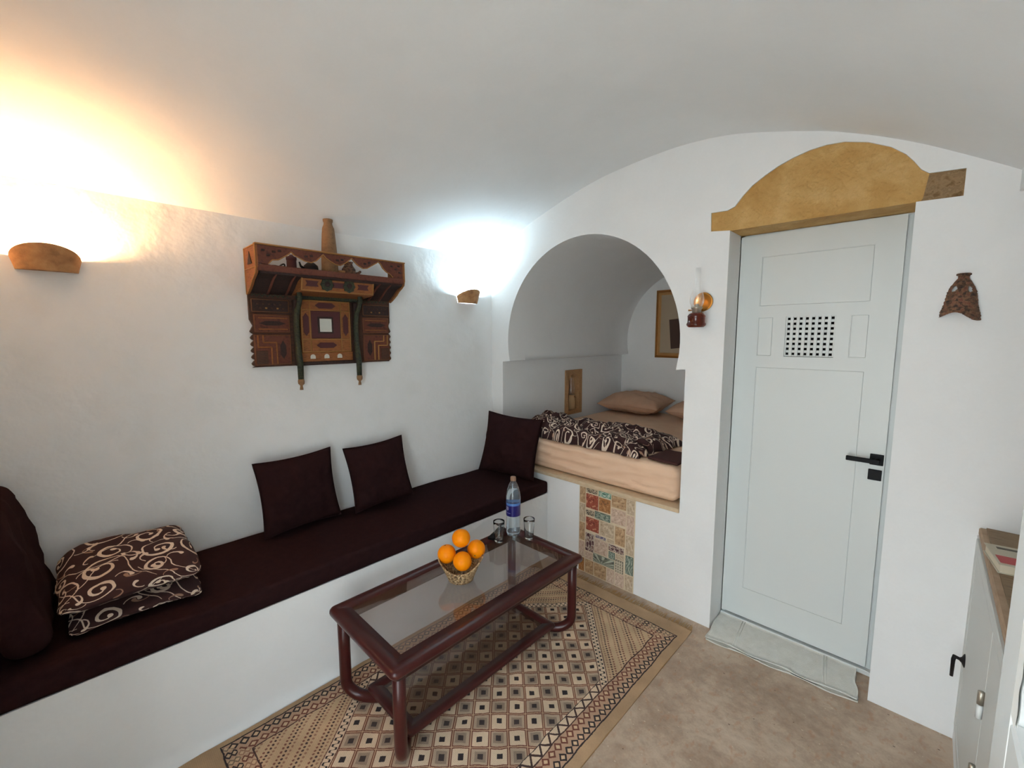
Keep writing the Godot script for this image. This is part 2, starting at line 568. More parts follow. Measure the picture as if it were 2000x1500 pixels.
func build_shell():
	var g: Geo
	# floor
	struct("floor", Geo.new().box(Vector3(-0.3, -0.2, -0.2), Vector3(3.0, 0.0, FRONT + 0.2)), M.floor)
	# left wall, its face uneven by a few millimetres
	var n1 := fast(0.9, 3, 8)
	var n2 := fast(4.0, 2, 9)
	g = Geo.new().box(Vector3(-0.3, 0.0, 0.0), Vector3(-0.025, 2.125, FRONT))
	g.smooth()
	g.grid(70, 60, func(u, v):
		var z: float = FRONT * (1.0 - u)
		var y: float = 2.127 * v
		return Vector3(-0.004 + n1.get_noise_2d(z, y) * 0.006 + n2.get_noise_2d(z, y) * 0.0018, y, z))
	struct("wall_left", g, M.plaster)
	# vault
	g = Geo.new().smooth()
	g.grid(80, 60, func(u, v):
		var x: float = lerpf(-0.02, 2.72, u)
		var z: float = FRONT * v
		var fade := clampf(minf(z / 0.15, minf((x + 0.02) / 0.2, 1.0)), 0.0, 1.0)
		return Vector3(x, vault_y(x) + (n1.get_noise_2d(x + 7.0, z) * 0.012 + n2.get_noise_2d(x, z + 5.0) * 0.0016) * fade, z))
	g.smooth(false)
	g.grid(20, 1, func(u, v): return Vector3(lerpf(-0.3, 3.0, u), 2.78, FRONT * v), true)
	g.quad(Vector3(-0.3, 2.1, 0), Vector3(-0.3, 2.1, FRONT), Vector3(-0.3, 2.78, FRONT), Vector3(-0.3, 2.78, 0))
	g.quad(Vector3(3.0, 1.95, FRONT), Vector3(3.0, 1.95, 0), Vector3(3.0, 2.78, 0), Vector3(3.0, 2.78, FRONT))
	struct("ceiling", g, M.smooth_plaster)
	# back wall: three joined pieces round the arched bed recess and the doorway
	var arch := arch_points()
	lintel_poly = pv([1.673, 2.055, 1.583, 2.065, 1.581, 2.154, 1.655, 2.151, 1.689, 2.163])
	for q in [[1.722, 2.205], [1.761, 2.243], [1.81, 2.274], [1.861, 2.301], [1.917, 2.321], [1.973, 2.335], [2.035, 2.34], [2.095, 2.334], [2.17, 2.31], [2.24, 2.272], [2.286, 2.232], [2.312, 2.198], [2.334, 2.164], [2.356, 2.146], [2.451, 2.139], [2.451, 2.045], [2.327, 2.05]]:
		lintel_poly.append(Vector2(q[0], q[1]))
	var left := pv([-0.3, 0.0, 0.83, 0.0, 0.83, 0.583, 0.111, 0.583, 0.111, 1.362])
	var right := pv([0.83, 0.0, 1.54, 0.0, 1.54, 2.75, 0.83, 2.75])
	var mid := -1
	for k in arch.size():
		if arch[k].x < 0.83:
			left.append(arch[k])
			mid = k
	left.append(Vector2(0.83, 2.17))
	left.append_array(pv([0.83, 2.75, -0.3, 2.75]))
	right.append(Vector2(0.83, 2.17))
	for k in range(mid + 1, arch.size()):
		right.append(arch[k])
	right.append_array(pv([1.487, 1.376, 1.487, 0.583, 0.83, 0.583]))
	var door := pv([1.54, 0.0, 1.673, 0.0])
	for p in lintel_poly:
		door.append(p)
	door.append_array(pv([2.327, 0.0, 3.0, 0.0, 3.0, 2.75, 1.54, 2.75]))
	g = Geo.new()
	g.prism(left, -0.17, 0.0)
	g.prism(right, -0.17, 0.0)
	g.prism(door, -0.17, 0.0)
	struct("wall_back", g, M.smooth_plaster)
	# the recess behind the arch
	var hood := pv([-0.1, 1.362, 0.111, 1.362])
	hood.append_array(arch)
	hood.append_array(pv([1.487, 1.376, 1.64, 1.376, 1.64, 2.6, -0.1, 2.6]))
	struct("ceiling_alcove", Geo.new().prism(hood, -1.9, -0.17, true), M.smooth_plaster)
	g = Geo.new()                                            # left side, open where the small stone niche is let in
	g.box(Vector3(-0.2, 0.55, -1.9), Vector3(0.111, 1.362, -1.022))
	g.box(Vector3(-0.2, 0.55, -0.768), Vector3(0.111, 1.362, -0.17))
	g.box(Vector3(-0.2, 0.55, -1.022), Vector3(0.111, 0.848, -0.768))
	g.box(Vector3(-0.2, 1.252, -1.022), Vector3(0.111, 1.362, -0.768))
	struct("wall_alcove_left", g, M.smooth_plaster)
	struct("wall_alcove_right", Geo.new().box(Vector3(1.487, 0.0, -1.9), Vector3(1.64, 1.376, -0.17)), M.smooth_plaster)
	struct("wall_alcove_end", Geo.new().box(Vector3(-0.2, 0.0, -2.0), Vector3(1.7, 2.6, -1.74)), M.smooth_plaster)
	struct("floor_alcove", Geo.new().box(Vector3(-0.2, 0.0, -1.74), Vector3(1.487, 0.583, -0.17)), M.smooth_plaster)
	struct("trim_1", Geo.new().box(Vector3(0.112, 0.583, -0.19), Vector3(1.486, 0.606, 0.006), 0.004), M.ledge)
	# unlit passage behind the white door
	g = Geo.new()
	g.box(Vector3(1.60, 0.0, -0.7), Vector3(3.0, 2.75, -0.6))
	g.box(Vector3(2.45, 0.0, -0.6), Vector3(3.0, 2.75, -0.17))
	g.box(Vector3(1.60, 2.35, -0.6), Vector3(2.45, 2.75, -0.17))
	g.box(Vector3(1.5, -0.2, -0.7), Vector3(3.0, -0.001, -0.2))
	struct("wall_passage", g, M.smooth_plaster)
	# front wall with the open doorway that lets the daylight in
	g = Geo.new()
	g.prism(pv([-0.3, 0.0, 1.6, 0.0, 1.6, 2.1, 2.53, 2.1, 2.53, 0.0, 3.0, 0.0, 3.0, 2.78, -0.3, 2.78]), FRONT, FRONT + 0.3)
	struct("wall_front", g, M.plaster)
	struct("wall_courtyard", Geo.new().box(Vector3(-8, -0.03, 5.6), Vector3(12, 2.85, 6.0)), M.plaster)
	struct("floor_terrace", Geo.new().box(Vector3(-8, -0.25, FRONT + 0.2), Vector3(12, -0.03, 14)), M.terrace)

# =====================================================================  the white door and its stone lintel
func build_door():
	var lt := thing("stone_lintel", "ochre stone lintel with arched top set in the wall above the white door", "lintel")
	var g := Geo.new()
	g.prism(lintel_poly, -0.34, -0.008)
	part("lintel_stone", g, M.stone, lt)
	g = Geo.new()
	g.prism(pv([2.345, 2.06, 2.356, 2.144, 2.45, 2.137, 2.45, 2.046, 2.34, 2.05]), -0.02, -0.004)
	part("beam_end", g, M.stone_grey, lt, "greyish rough beam end on the right")
	var d := thing("door_1", "white panelled interior door with square lattice opening below the stone lintel", "door")
	d.set_meta("kind", "structure")
	var zf := -0.17
	var frame := Geo.new()
	frame.box(Vector3(1.673, 0.0, -0.24), Vector3(1.69, 2.055, -0.185))
	frame.box(Vector3(2.302, 0.0, -0.24), Vector3(2.335, 2.055, -0.192))
	frame.box(Vector3(1.673, 2.045, -0.24), Vector3(2.335, 2.056, -0.185))
	frame.box(Vector3(1.673, 0.0, -0.26), Vector3(2.335, 0.022, -0.165), 0.003)
	part("frame", frame, M.paint, d)
	# leaf: rails and stiles round five openings, all flush
	var xs := [1.677, 1.774, 1.842, 1.894, 2.092, 2.142, 2.208, 2.302]
	g = Geo.new()
	var y0 := 0.036
	var holes := [Rect2(1.776, 1.697, 0.431, 0.242), Rect2(1.776, 1.450, 0.065, 0.193), Rect2(1.895, 1.452, 0.196, 0.192), Rect2(2.144, 1.452, 0.064, 0.191), Rect2(1.776, 0.2, 0.431, 1.195)]
	var cut_y := [y0, 0.2, 1.395, 1.450, 1.643, 1.697, 1.939, 2.046]
	var cut_x := [1.677, 1.776, 1.841, 1.895, 2.091, 2.144, 2.207, 2.302]
	for i in cut_x.size() - 1:
		for j in cut_y.size() - 1:
			var c := Vector2((cut_x[i] + cut_x[i + 1]) / 2, (cut_y[j] + cut_y[j + 1]) / 2)
			var free := true
			for h in holes:
				if h.has_point(c):
					free = false
			if free:
				g.box(Vector3(cut_x[i], cut_y[j], zf - 0.04), Vector3(cut_x[i + 1], cut_y[j + 1], zf))
	part("leaf", g, M.paint, d)
	for k in [0, 1, 3, 4]:
		var h: Rect2 = holes[k]
		var e := 0.0022
		part("panel", Geo.new().box(Vector3(h.position.x + e, h.position.y + e, zf - 0.032), Vector3(h.end.x - e, h.end.y - e, zf - 0.0008), 0.0022), M.paint, d)
		part("groove", Geo.new().box(Vector3(h.position.x - 0.004, h.position.y - 0.004, zf - 0.03), Vector3(h.end.x + 0.004, h.end.y + 0.004, zf - 0.0035)), M.paint, d)
	var gr := Node3D.new()
	gr.name = "grille"
	d.add_child(gr)
	var r: Rect2 = holes[2]
	for k in 9:
		var wslat := 0.0128
		var x := r.position.x + r.size.x * k / 8.0
		part("slat", Geo.new().box(Vector3(maxf(x - wslat / 2, r.position.x), r.position.y, zf - 0.012), Vector3(minf(x + wslat / 2, r.end.x), r.end.y, zf - 0.004), 0.0012), M.paint, gr)
		var y := r.position.y + r.size.y * k / 8.0
		part("slat", Geo.new().box(Vector3(r.position.x, maxf(y - wslat / 2, r.position.y), zf - 0.0155), Vector3(r.end.x, minf(y + wslat / 2, r.end.y), zf - 0.0075), 0.0012), M.paint, gr)
	part("shutter", Geo.new().box(Vector3(r.position.x - 0.01, r.position.y - 0.01, zf - 0.06), Vector3(r.end.x + 0.01, r.end.y + 0.01, zf - 0.045)), mat(c8(22, 22, 22), 0.9), gr, "dark shutter behind the lattice")
	var hd := Node3D.new()
	hd.name = "handle"
	d.add_child(hd)
	part("rosette", Geo.new().box(Vector3(2.252, 0.986, zf), Vector3(2.298, 1.034, zf + 0.009), 0.0015), M.black, hd)
	part("neck", Geo.new().tube([Vector3(2.276, 1.008, zf + 0.008), Vector3(2.276, 1.008, zf + 0.045)], 0.009, 12), M.black, hd)
	part("lever", Geo.new().box(Vector3(2.172, 0.998, zf + 0.036), Vector3(2.288, 1.018, zf + 0.047), 0.002), M.black, hd)
	var kp := Geo.new().box(Vector3(2.25, 0.918, zf), Vector3(2.296, 0.965, zf + 0.009), 0.0015)
	part("key_plate", kp, M.black, d)
	# folded cloth at the threshold
	var nz := fast(9.0, 2, 4)
	var q := [Vector3(1.672, 0, -0.166), Vector3(1.69, 0, 0.102), Vector3(2.298, 0, 0.055), Vector3(2.268, 0, -0.166)]
	var cloth := thing("threshold_cloth", "folded off-white cotton cloth lying along the foot of the white door", "cloth")
	for lay in 2:
		g = Geo.new().smooth()
		var top := func(u, v, up):
			var p: Vector3 = q[0].lerp(q[3], u).lerp(q[1].lerp(q[2], u), v)
			var ripple: float = nz.get_noise_2d(p.x, p.z) * 0.004 + (0.004 * maxf(0.0, sin(u * 31.0 + v * 2.0)) ** 6)
			p.y = (0.007 + lay * 0.009 + ripple * (0.5 + 0.5 * v)) if up else 0.0015 + lay * 0.009
			p.x += 0.004 * sin(v * 9.0 + lay)
			p.z += (0.006 * sin(u * 17.0 + lay * 2.0) - lay * 0.008) * v
			return p
		g.grid(60, 12, func(u, v): return top.call(u, v, true), true)
		g.grid(60, 12, func(u, v): return top.call(u, v, false))
		for s in [0.0, 1.0]:
			g.grid(60, 1, func(u, v): return top.call(u, s, v > 0.5), s > 0.5)
			g.grid(1, 12, func(u, v): return top.call(s, v, u > 0.5), s > 0.5)
		part("fold", g, M.linen, cloth)
	for u in [0.2, 0.22, 0.8, 0.82]:
		g = Geo.new()
		var a: Vector3 = q[0].lerp(q[3], u)
		var b: Vector3 = q[1].lerp(q[2], u)
		g.tube([a.lerp(b, 0.04) + Vector3(0, 0.019, 0), a.lerp(b, 0.5) + Vector3(0, 0.0195, 0), a.lerp(b, 0.93) + Vector3(0, 0.019, 0)], 0.0016, 6)
		part("seam", g, M.linen, cloth)

# =====================================================================  entrance leaf beside the viewer
func build_entrance():
	var d := thing("door_2", "glossy white entrance door standing open at the right edge", "door")
	d.set_meta("kind", "structure")
	var g := Geo.new()
	var x0 := 2.502
	g.box(Vector3(x0, 0.012, 1.482), Vector3(x0 + 0.036, 2.08, 1.575), 0.003)
	g.box(Vector3(x0, 0.012, 2.28), Vector3(x0 + 0.036, 2.08, 2.37), 0.003)
	g.box(Vector3(x0, 0.012, 1.575), Vector3(x0 + 0.036, 0.17, 2.28), 0.003)
	g.box(Vector3(x0, 0.84, 1.575), Vector3(x0 + 0.036, 1.13, 2.28), 0.003)
	g.box(Vector3(x0, 1.98, 1.575), Vector3(x0 + 0.036, 2.08, 2.28), 0.003)
	part("leaf_frame", g, M.gloss_paint, d)
	part("panel", Geo.new().box(Vector3(x0 + 0.01, 0.165, 1.57), Vector3(x0 + 0.026, 0.845, 2.285), 0.002), M.gloss_paint, d)
	part("pane", Geo.new().box(Vector3(x0 + 0.015, 1.125, 1.57), Vector3(x0 + 0.02, 1.985, 2.285)), M.clear, d)
	g = Geo.new()
	for yy in [0.17, 0.835]:
		g.box(Vector3(x0 - 0.002, yy - 0.012, 1.57), Vector3(x0 + 0.012, yy + 0.012, 2.285), 0.004)
	for zz in [1.578, 2.277]:
		g.box(Vector3(x0 - 0.002, 0.17, zz - 0.012), Vector3(x0 + 0.012, 0.84, zz + 0.012), 0.004)
	part("moulding", g, M.gloss_paint, d)
	# scalloped lace edging on the pane
	g = Geo.new().smooth()
	var lace := func(u, v, o):
		var y: float = lerpf(1.15, 1.95, v)
		return Vector3(x0 - 0.003 + o, y, 1.594 + (0.024 + 0.007 * absf(sin(v * 60.0))) * u)
	g.grid(4, 200, func(u, v): return lace.call(u, v, 0.0))
	g.grid(4, 200, func(u, v): return lace.call(u, v, 0.002), true)
	var lc := part("lace_edging", g, M.lace)
	tag(lc, "narrow white lace edging with scallops on the open entrance door", "lace")

# =====================================================================  right wall: cupboard below, window recess with stone sill above
func build_right_side():
	var g := Geo.new()
	g.box(Vector3(W, 0.0, 0.0), Vector3(3.0, 0.1, 1.5))
	g.box(Vector3(W, 0.1, 0.0), Vector3(3.0, 0.825, 0.04))
	g.box(Vector3(W, 0.1, 1.35), Vector3(3.0, 0.825, 1.5))
	g.box(Vector3(W + 0.03, 0.1, 0.05), Vector3(3.0, 0.825, 1.35))
	g.box(Vector3(2.93, 0.825, 0.0), Vector3(3.0, 2.05, 1.5))
	g.box(Vector3(W, 2.03, 0.0), Vector3(3.0, 2.4, 1.5))
	g.box(Vector3(W, 0.0, 1.5), Vector3(3.0, 2.4, FRONT))
	struct("wall_right", g, M.smooth_plaster)
	struct("window_sill_1", Geo.new().box(Vector3(W + 0.002, 0.830, 0.002), Vector3(2.93, 0.856, 1.5), 0.004), M.sill)
	struct("trim_2", Geo.new().box(Vector3(W + 0.02, 0.856, 0.002), Vector3(2.93, 0.859, 1.5)), M.board)
	var c := thing("cupboard_door", "white wooden cupboard door low in the right wall with black lever", "cupboard", Vector3(W, 0, 0))
	g = Geo.new()
	g.box(Vector3(-0.004, 0.09, 0.04), Vector3(0.028, 0.826, 0.10), 0.002)
	g.box(Vector3(-0.004, 0.79, 0.10), Vector3(0.028, 0.826, 1.34), 0.002)
	g.box(Vector3(-0.004, 0.09, 0.10), Vector3(0.028, 0.125, 1.34), 0.002)
	part("frame", g, M.cupboard, c)
	part("leaf", Geo.new().box(Vector3(-0.003, 0.128, 0.104), Vector3(0.02, 0.787, 0.652), 0.002), M.cupboard, c)
	part("leaf", Geo.new().box(Vector3(-0.003, 0.128, 0.658), Vector3(0.02, 0.787, 1.33), 0.002), M.cupboard, c)
	var hd := Node3D.new()
	hd.name = "handle"
	c.add_child(hd)
	g = Geo.new()
	g.X = Transform3D(Basis(Vector3(0, 0, 1), PI / 2), Vector3(-0.002, 0.40, 0.13))
	g.lathe([Vector2(0, 0), Vector2(0.024, 0), Vector2(0.022, 0.004), Vector2(0.010, 0.009), Vector2(0.006, 0.014), Vector2(0, 0.014)], 16)
	part("rosette", g, M.iron, hd)
	part("neck", Geo.new().tube([Vector3(-0.012, 0.40, 0.13), Vector3(-0.03, 0.403, 0.128)], 0.0055, 10), M.iron, hd)
	part("lever", Geo.new().tube([Vector3(-0.028, 0.406, 0.128), Vector3(-0.031, 0.39, 0.128), Vector3(-0.031, 0.325, 0.127)], [0.006, 0.006, 0.005], 10), M.iron, hd)
	for y in [0.585, 0.37]:
		var h := Node3D.new()
		h.name = "hinge"
		c.add_child(h, true)
		part("knuckle", Geo.new().tube([Vector3(-0.009, y - 0.005, 0.655), Vector3(-0.009, y + 0.03, 0.655)], 0.007, 12), M.tin, h)
		part("knuckle", Geo.new().tube([Vector3(-0.009, y - 0.045, 0.655), Vector3(-0.009, y - 0.008, 0.655)], 0.0065, 12), M.gloss_paint, h)
	# booklet on the sill
	var b := thing("booklet", "worn cream and red paperback lying on the stone sill at right", "book", Vector3(2.65, 0.859, 0.33), 0.12)
	part("pages", Geo.new().box(Vector3(-0.058, 0.003, -0.078), Vector3(0.088, 0.026, 0.079)), mat(c8(222, 210, 186), 0.9), b)
	part("cover", Geo.new().box(Vector3(-0.062, 0.026, -0.082), Vector3(0.09, 0.029, 0.082), 0.001), mat(c8(196, 188, 168), 0.7), b)
	part("back_cover", Geo.new().box(Vector3(-0.062, 0.0, -0.082), Vector3(0.09, 0.003, 0.082), 0.001), mat(c8(196, 188, 168), 0.7), b)
	part("cover_band", Geo.new().box(Vector3(-0.056, 0.029, 0.012), Vector3(0.09, 0.0296, 0.07)), mat(c8(186, 84, 84), 0.7), b, "dusty red band across the cover")
	part("title_bar", Geo.new().box(Vector3(-0.04, 0.029, -0.062), Vector3(0.09, 0.0296, -0.046)), mat(c8(92, 86, 78), 0.7), b)

# =====================================================================  bench along the left wall
func cushion(w: float, h: float, t: float, s: int, called: String, label: String, at: Vector3, basis: Basis, m: Material, group := "") -> Node3D:
	var n := fast(5.0, 3, s)
	var g := Geo.new().smooth()
	var f := func(u: float, v: float, side: float) -> Vector3:
		var a := u * 2.0 - 1.0
		var b := v * 2.0 - 1.0
		var pinch := 0.075
		var x := w / 2 * a * (1.0 - pinch * (1.0 - b * b))
		var y := h / 2 * b * (1.0 - pinch * (1.0 - a * a))
		var fat := pow(maxf((1.0 - a * a) * (1.0 - b * b), 0.0), 0.42)
		var crease := n.get_noise_3d(x * 1.5, y * 1.5, side * 3.0) * 0.02 + n.get_noise_3d(x * 4.0 + y * 2.0, y * 1.2, side) * 0.006
		return Vector3(x, y + h / 2, side * (t / 2 * fat + crease * minf(fat * 1.5, 1.0)))
	g.grid(36, 36, func(u, v): return f.call(u, v, 1.0), false, w * 1.6, h * 1.6)
	g.grid(36, 36, func(u, v): return f.call(u, v, -1.0), true, w * 1.6, h * 1.6)
	var o := thing(called, label, "cushion", at, 0.0, group)
	o.transform.basis = basis
	part("cover", g, m, o)
	var e := Geo.new()                                        # piped seam
	var path := []
	for k in 81:
		var c := k / 80.0 * 4.0
		var i := int(c) % 4
		var q := c - int(c)
		var uv: Vector2 = [Vector2(q, 0), Vector2(1, q), Vector2(1 - q, 1), Vector2(0, 1 - q)][i]
		path.append(f.call(uv.x, uv.y, 1.0))
	e.tube(path, 0.0032, 6, false)
	part("seam", e, m, o)
	return o

func build_bench():
	var g := Geo.new()
	var b := thing("masonry_bench", "whitewashed built-in masonry bench below the dark seat along the left wall", "bench")
	var n := fast(2.2, 3, 14)
	g.smooth()
	g.grid(70, 24, func(u, v):                               # front with a soft cove at the foot
		var z: float = lerpf(FRONT, 0.0, u)
		var y: float = 0.458 * v
		return Vector3(0.556 + n.get_noise_2d(z, y) * 0.004 + 0.02 * pow(maxf(0.0, 1.0 - y / 0.06), 2.0), y, z))
	g.smooth(false)
	g.quad(Vector3(0, 0.458, FRONT), Vector3(0.557, 0.458, FRONT), Vector3(0.557, 0.458, 0), Vector3(0, 0.458, 0))
	part("body", g, M.smooth_plaster, b)
	var nm := fast(1.6, 3, 15)
	g = Geo.new()
	g.X = Transform3D(Basis(), Vector3(0.288, 0.508, FRONT / 2))
	g.soft_box(Vector3(0.279, 0.048, FRONT / 2 - 0.006), 0.018, Vector3i(10, 2, 50), func(p: Vector3):
		p.y += smoothstep(-0.048, 0.048, p.y) * (nm.get_noise_2d(p.x * 2.0, p.z) * 0.010 - 0.004 * absf(p.x / 0.28))
		p.x += nm.get_noise_2d(p.z * 2.0, 9.0) * 0.003 if p.x > 0.2 else 0.0
		return p)
	var sm := part("seat_mattress", g, M.brown)
	tag(sm, "long dark brown seat mattress on the white masonry bench", "mattress")
	# three square cushions: two lean on the left wall, one in the corner
	var lean := func(nx: Vector3, tilt: float, roll: float) -> Basis:
		var side := Vector3.UP.cross(nx).normalized()
		var bs := Basis(side, Vector3.UP, nx)
		return Basis(side, -tilt) * bs * Basis(Vector3(0, 0, 1), roll)
	cushion(0.385, 0.375, 0.12, 1, "brown_cushion", "square dark brown cushion nearest the folded blanket, against the left wall", Vector3(0.15, 0.572, 1.482), lean.call(Vector3(1, 0, -0.03), 0.19, 0.03), M.brown, "square brown cushions")
	cushion(0.36, 0.37, 0.12, 2, "brown_cushion", "tilted square dark brown cushion, middle one of three on the bench", Vector3(0.178, 0.575, 1.035), lean.call(Vector3(1, 0, 0.10), 0.25, 0.07), M.brown, "square brown cushions")
	cushion(0.42, 0.43, 0.15, 3, "brown_cushion", "square dark brown cushion in the corner beside the bed", Vector3(0.325, 0.575, 0.19), lean.call(Vector3(0.42, 0, 1), 0.24, -0.09), M.brown, "square brown cushions")
	# large back cushion at the near end
	var nb := fast(2.5, 3, 17)
	g = Geo.new()
	g.soft_box(Vector3(0.25, 0.235, 0.056), 0.05, Vector3i(10, 10, 3), func(p: Vector3):
		var q := p
		q.z += nb.get_noise_2d(p.x * 2.0, p.y * 2.0) * 0.02
		q.x *= 1.0 - 0.10 * maxf(0.0, p.y / 0.235)
		return q)
	var bc := thing("back_cushion", "large dark brown back cushion cut off by the left edge of the picture", "cushion", Vector3(0.27, 0.80, 2.463))
	bc.rotation.x = 0.2
	part("cover", g, M.brown, bc)
	# folded quilt with cream scrolls
	var f := thing("folded_quilt", "folded dark brown quilt with cream scrolls on the near end of the bench", "quilt", Vector3(0.262, 0.572, 2.165), -0.06)
	var ns := fast(4.0, 3, 19)
	var layer := func(h: Vector3, r: float, at: Vector3, s: float):
		var q := Geo.new()
		q.X = Transform3D(Basis(Vector3.UP, s * 0.03), at)
		q.soft_box(h, r, Vector3i(16, 3, 16), func(p: Vector3):
			var o := p
			var k := smoothstep(-h.y, h.y, p.y)
			o.y += ns.get_noise_3d(p.x * 1.4, s * 5.0, p.z * 1.4) * 0.018 * (0.2 + 0.8 * k)
			o.y += k * (-0.03 * smoothstep(0.0, 0.22, p.x) - 0.02 * pow(absf(p.z) / h.z, 4.0) - 0.012 * p.x / 0.2)
			o.x += ns.get_noise_3d(p.z * 1.6, p.y * 4.0, s) * 0.012
			o.z += ns.get_noise_3d(p.x * 1.6, p.y * 4.0, s + 3.0) * 0.012
			return o, 1.3)
		return q
	part("lower_fold", layer.call(Vector3(0.205, 0.034, 0.18), 0.032, Vector3(0.005, 0.034, -0.012), 1.0), M.swirl, f)
	part("upper_fold", layer.call(Vector3(0.21, 0.05, 0.195), 0.047, Vector3(-0.012, 0.108, 0.0), 2.0), M.swirl, f)

# =====================================================================  bed in the recess
func build_bed():
	var n := fast(2.0, 3, 24)
	var n2 := fast(7.0, 2, 25)
	var g := Geo.new()
	var h := Vector3(0.664, 0.105, 0.83)
	g.X = Transform3D(Basis(), Vector3(0.785, 0.713, -0.872))
	g.soft_box(h, 0.05, Vector3i(40, 8, 30), func(p: Vector3):
		var q := p
		if p.z > h.z - 0.1:                                   # drawn folds across the front of the sheet
			var k := sin(p.y * 95.0 + p.x * 5.0 + n.get_noise_2d(p.x * 1.5, 3.0) * 4.0)
			q.z += (0.011 * k * (0.35 + 0.9 * smoothstep(0.5, -0.5, p.x)) + n2.get_noise_2d(p.x * 0.5, p.y * 5.0) * 0.018) * smoothstep(-h.y, -h.y + 0.05, p.y) * smoothstep(h.y, h.y - 0.05, p.y)
		q.y += smoothstep(-h.y, h.y, p.y) * n.get_noise_2d(p.x * 1.5, p.z * 1.5) * 0.008
		return q)
	var mt := part("bed_mattress", g, M.sheet)
	tag(mt, "mattress in tan fitted sheet filling the arched recess", "mattress")
	# scrolled quilt thrown across the foot
	var nq := fast(3.2, 2, 27)
	g = Geo.new().smooth()
	var quilt := func(u: float, v: float, top: bool) -> Vector3:
		var a := u * 2.0 - 1.0
		var b := v * 2.0 - 1.0
		var x := 0.69 + 0.545 * a * (1.0 - 0.06 * b)
		var z := -0.29 + 0.235 * b - 0.055 * a * (1.0 - b) * 0.5
		x += nq.get_noise_2d(z * 3.0, 1.0) * 0.03
		z += nq.get_noise_2d(x * 2.0, 5.0) * 0.03
		var fat := pow(maxf((1.0 - pow(absf(a), 6.0)) * (1.0 - pow(absf(b), 6.0)), 0.0), 0.5)
		var y := 0.822 + 0.002
		if top:
			y += fat * (0.098 + 0.04 * nq.get_noise_2d(x * 1.2, z * 1.2) + 0.03 * nq.get_noise_2d(x * 2.2 + 9.0, z * 3.0) + 0.016 * (0.4 - a))
		return Vector3(x, y, z)
	g.grid(80, 44, func(u, v): return quilt.call(u, v, true), true, 1.75, 0.95)
	g.grid(80, 44, func(u, v): return quilt.call(u, v, false), false, 1.75, 0.95)
	var qo := part("bed_quilt", g, M.swirl)
	tag(qo, "crumpled brown quilt with cream scrolls thrown across the foot of the bed", "quilt")
	# plain brown throw under its right end
	g = Geo.new()
	g.X = Transform3D(Basis(Vector3.UP, -0.05), Vector3(1.352, 0.834, -0.19))
	g.soft_box(Vector3(0.095, 0.009, 0.12), 0.008, Vector3i(8, 1, 8), func(p: Vector3): return p + Vector3(0, n.get_noise_2d(p.x * 4.0, p.z * 4.0) * 0.004, 0))
	var th := part("folded_throw", g, mat(c8(66, 34, 30), 0.95))
	tag(th, "plain dark brown folded throw on the right end of the bed foot", "throw")
	# pillows
	var flat := func(yaw: float, tip: float) -> Basis:
		return Basis(Vector3.UP, yaw) * Basis(Vector3.RIGHT, -PI / 2 + tip)
	cushion(0.60, 0.40, 0.19, 31, "bed_pillow", "tan pillow at the head of the bed, fully in view", Vector3(0.43, 0.905, -1.27), flat.call(0.03, 0.10), M.pillow, "tan pillows on the bed")
	cushion(0.6, 0.40, 0.19, 32, "bed_pillow", "second tan pillow half hidden behind the right edge of the arch", Vector3(1.10, 0.905, -1.27), flat.call(-0.05, 0.10), M.pillow, "tan pillows on the bed")
	# framed picture on the end wall
	var p := thing("framed_picture", "gilt framed picture of a dark vase on the end wall of the bed recess", "picture", Vector3(0.735, 1.665, -1.74))
	var hw := 0.255
	var hh := 0.32
	g = Geo.new()
	var prof := func(inset: float) -> Array:
		return [Vector2(-hw + inset, -hh + inset), Vector2(hw - inset, -hh + inset), Vector2(hw - inset, hh - inset), Vector2(-hw + inset, hh - inset)]
	var band := func(gg: Geo, i0: float, z0: float, i1: float, z1: float):
		var a: Array = prof.call(i0)
		var b: Array = prof.call(i1)
		for k in 4:
			var m := (k + 1) % 4
			gg.quad(Vector3(a[k].x, a[k].y, z0), Vector3(a[m].x, a[m].y, z0), Vector3(b[m].x, b[m].y, z1), Vector3(b[k].x, b[k].y, z1))
	band.call(g, 0.0, 0.0, 0.0, 0.022)
	band.call(g, 0.0, 0.022, 0.014, 0.03)
	band.call(g, 0.014, 0.03, 0.02, 0.022)
	part("frame", g, M.gold, p)
	g = Geo.new()
	band.call(g, 0.02, 0.022, 0.03, 0.027)
	band.call(g, 0.03, 0.027, 0.046, 0.014)
	part("frame_bead", g, M.gilt, p)
	part("mount", Geo.new().box(Vector3(-hw + 0.03, -hh + 0.03, 0.004), Vector3(hw - 0.03, hh - 0.03, 0.014)), mat(c8(178, 160, 136), 0.8), p)
	g = Geo.new()
	g.prism(pv([-0.125, 0.04, 0.10, 0.06, 0.115, -0.21, -0.10, -0.235]), 0.014, 0.0155)
	part("printed_block", g, mat(c8(74, 52, 44), 0.7), p)
	g = Geo.new()
	g.prism(pv([-0.05, 0.04, -0.03, 0.10, -0.035, 0.17, -0.12, 0.235, -0.14, 0.225, -0.07, 0.24, 0.03, 0.23, 0.02, 0.10, 0.04, 0.055]), 0.014, 0.0153)
	part("printed_figure", g, mat(c8(62, 52, 46), 0.7), p)
	# small stone niche in the left side of the recess, with an oil lamp
	var nn := thing("stone_niche", "small carved stone niche with arched opening let into the recess wall", "niche", Vector3(0.111, 0.85, -0.895))
	nn.rotation.y = PI / 2
	var face := pv([-0.126, -0.001, 0.126, -0.001, 0.126, 0.401, -0.126, 0.401])
	var left := PackedVector2Array()
	var arc := PackedVector2Array()
	for k in 21:
		var t := PI - PI * k / 20.0
		arc.append(Vector2(0.08 * cos(t), 0.285 + 0.08 * sin(t)))
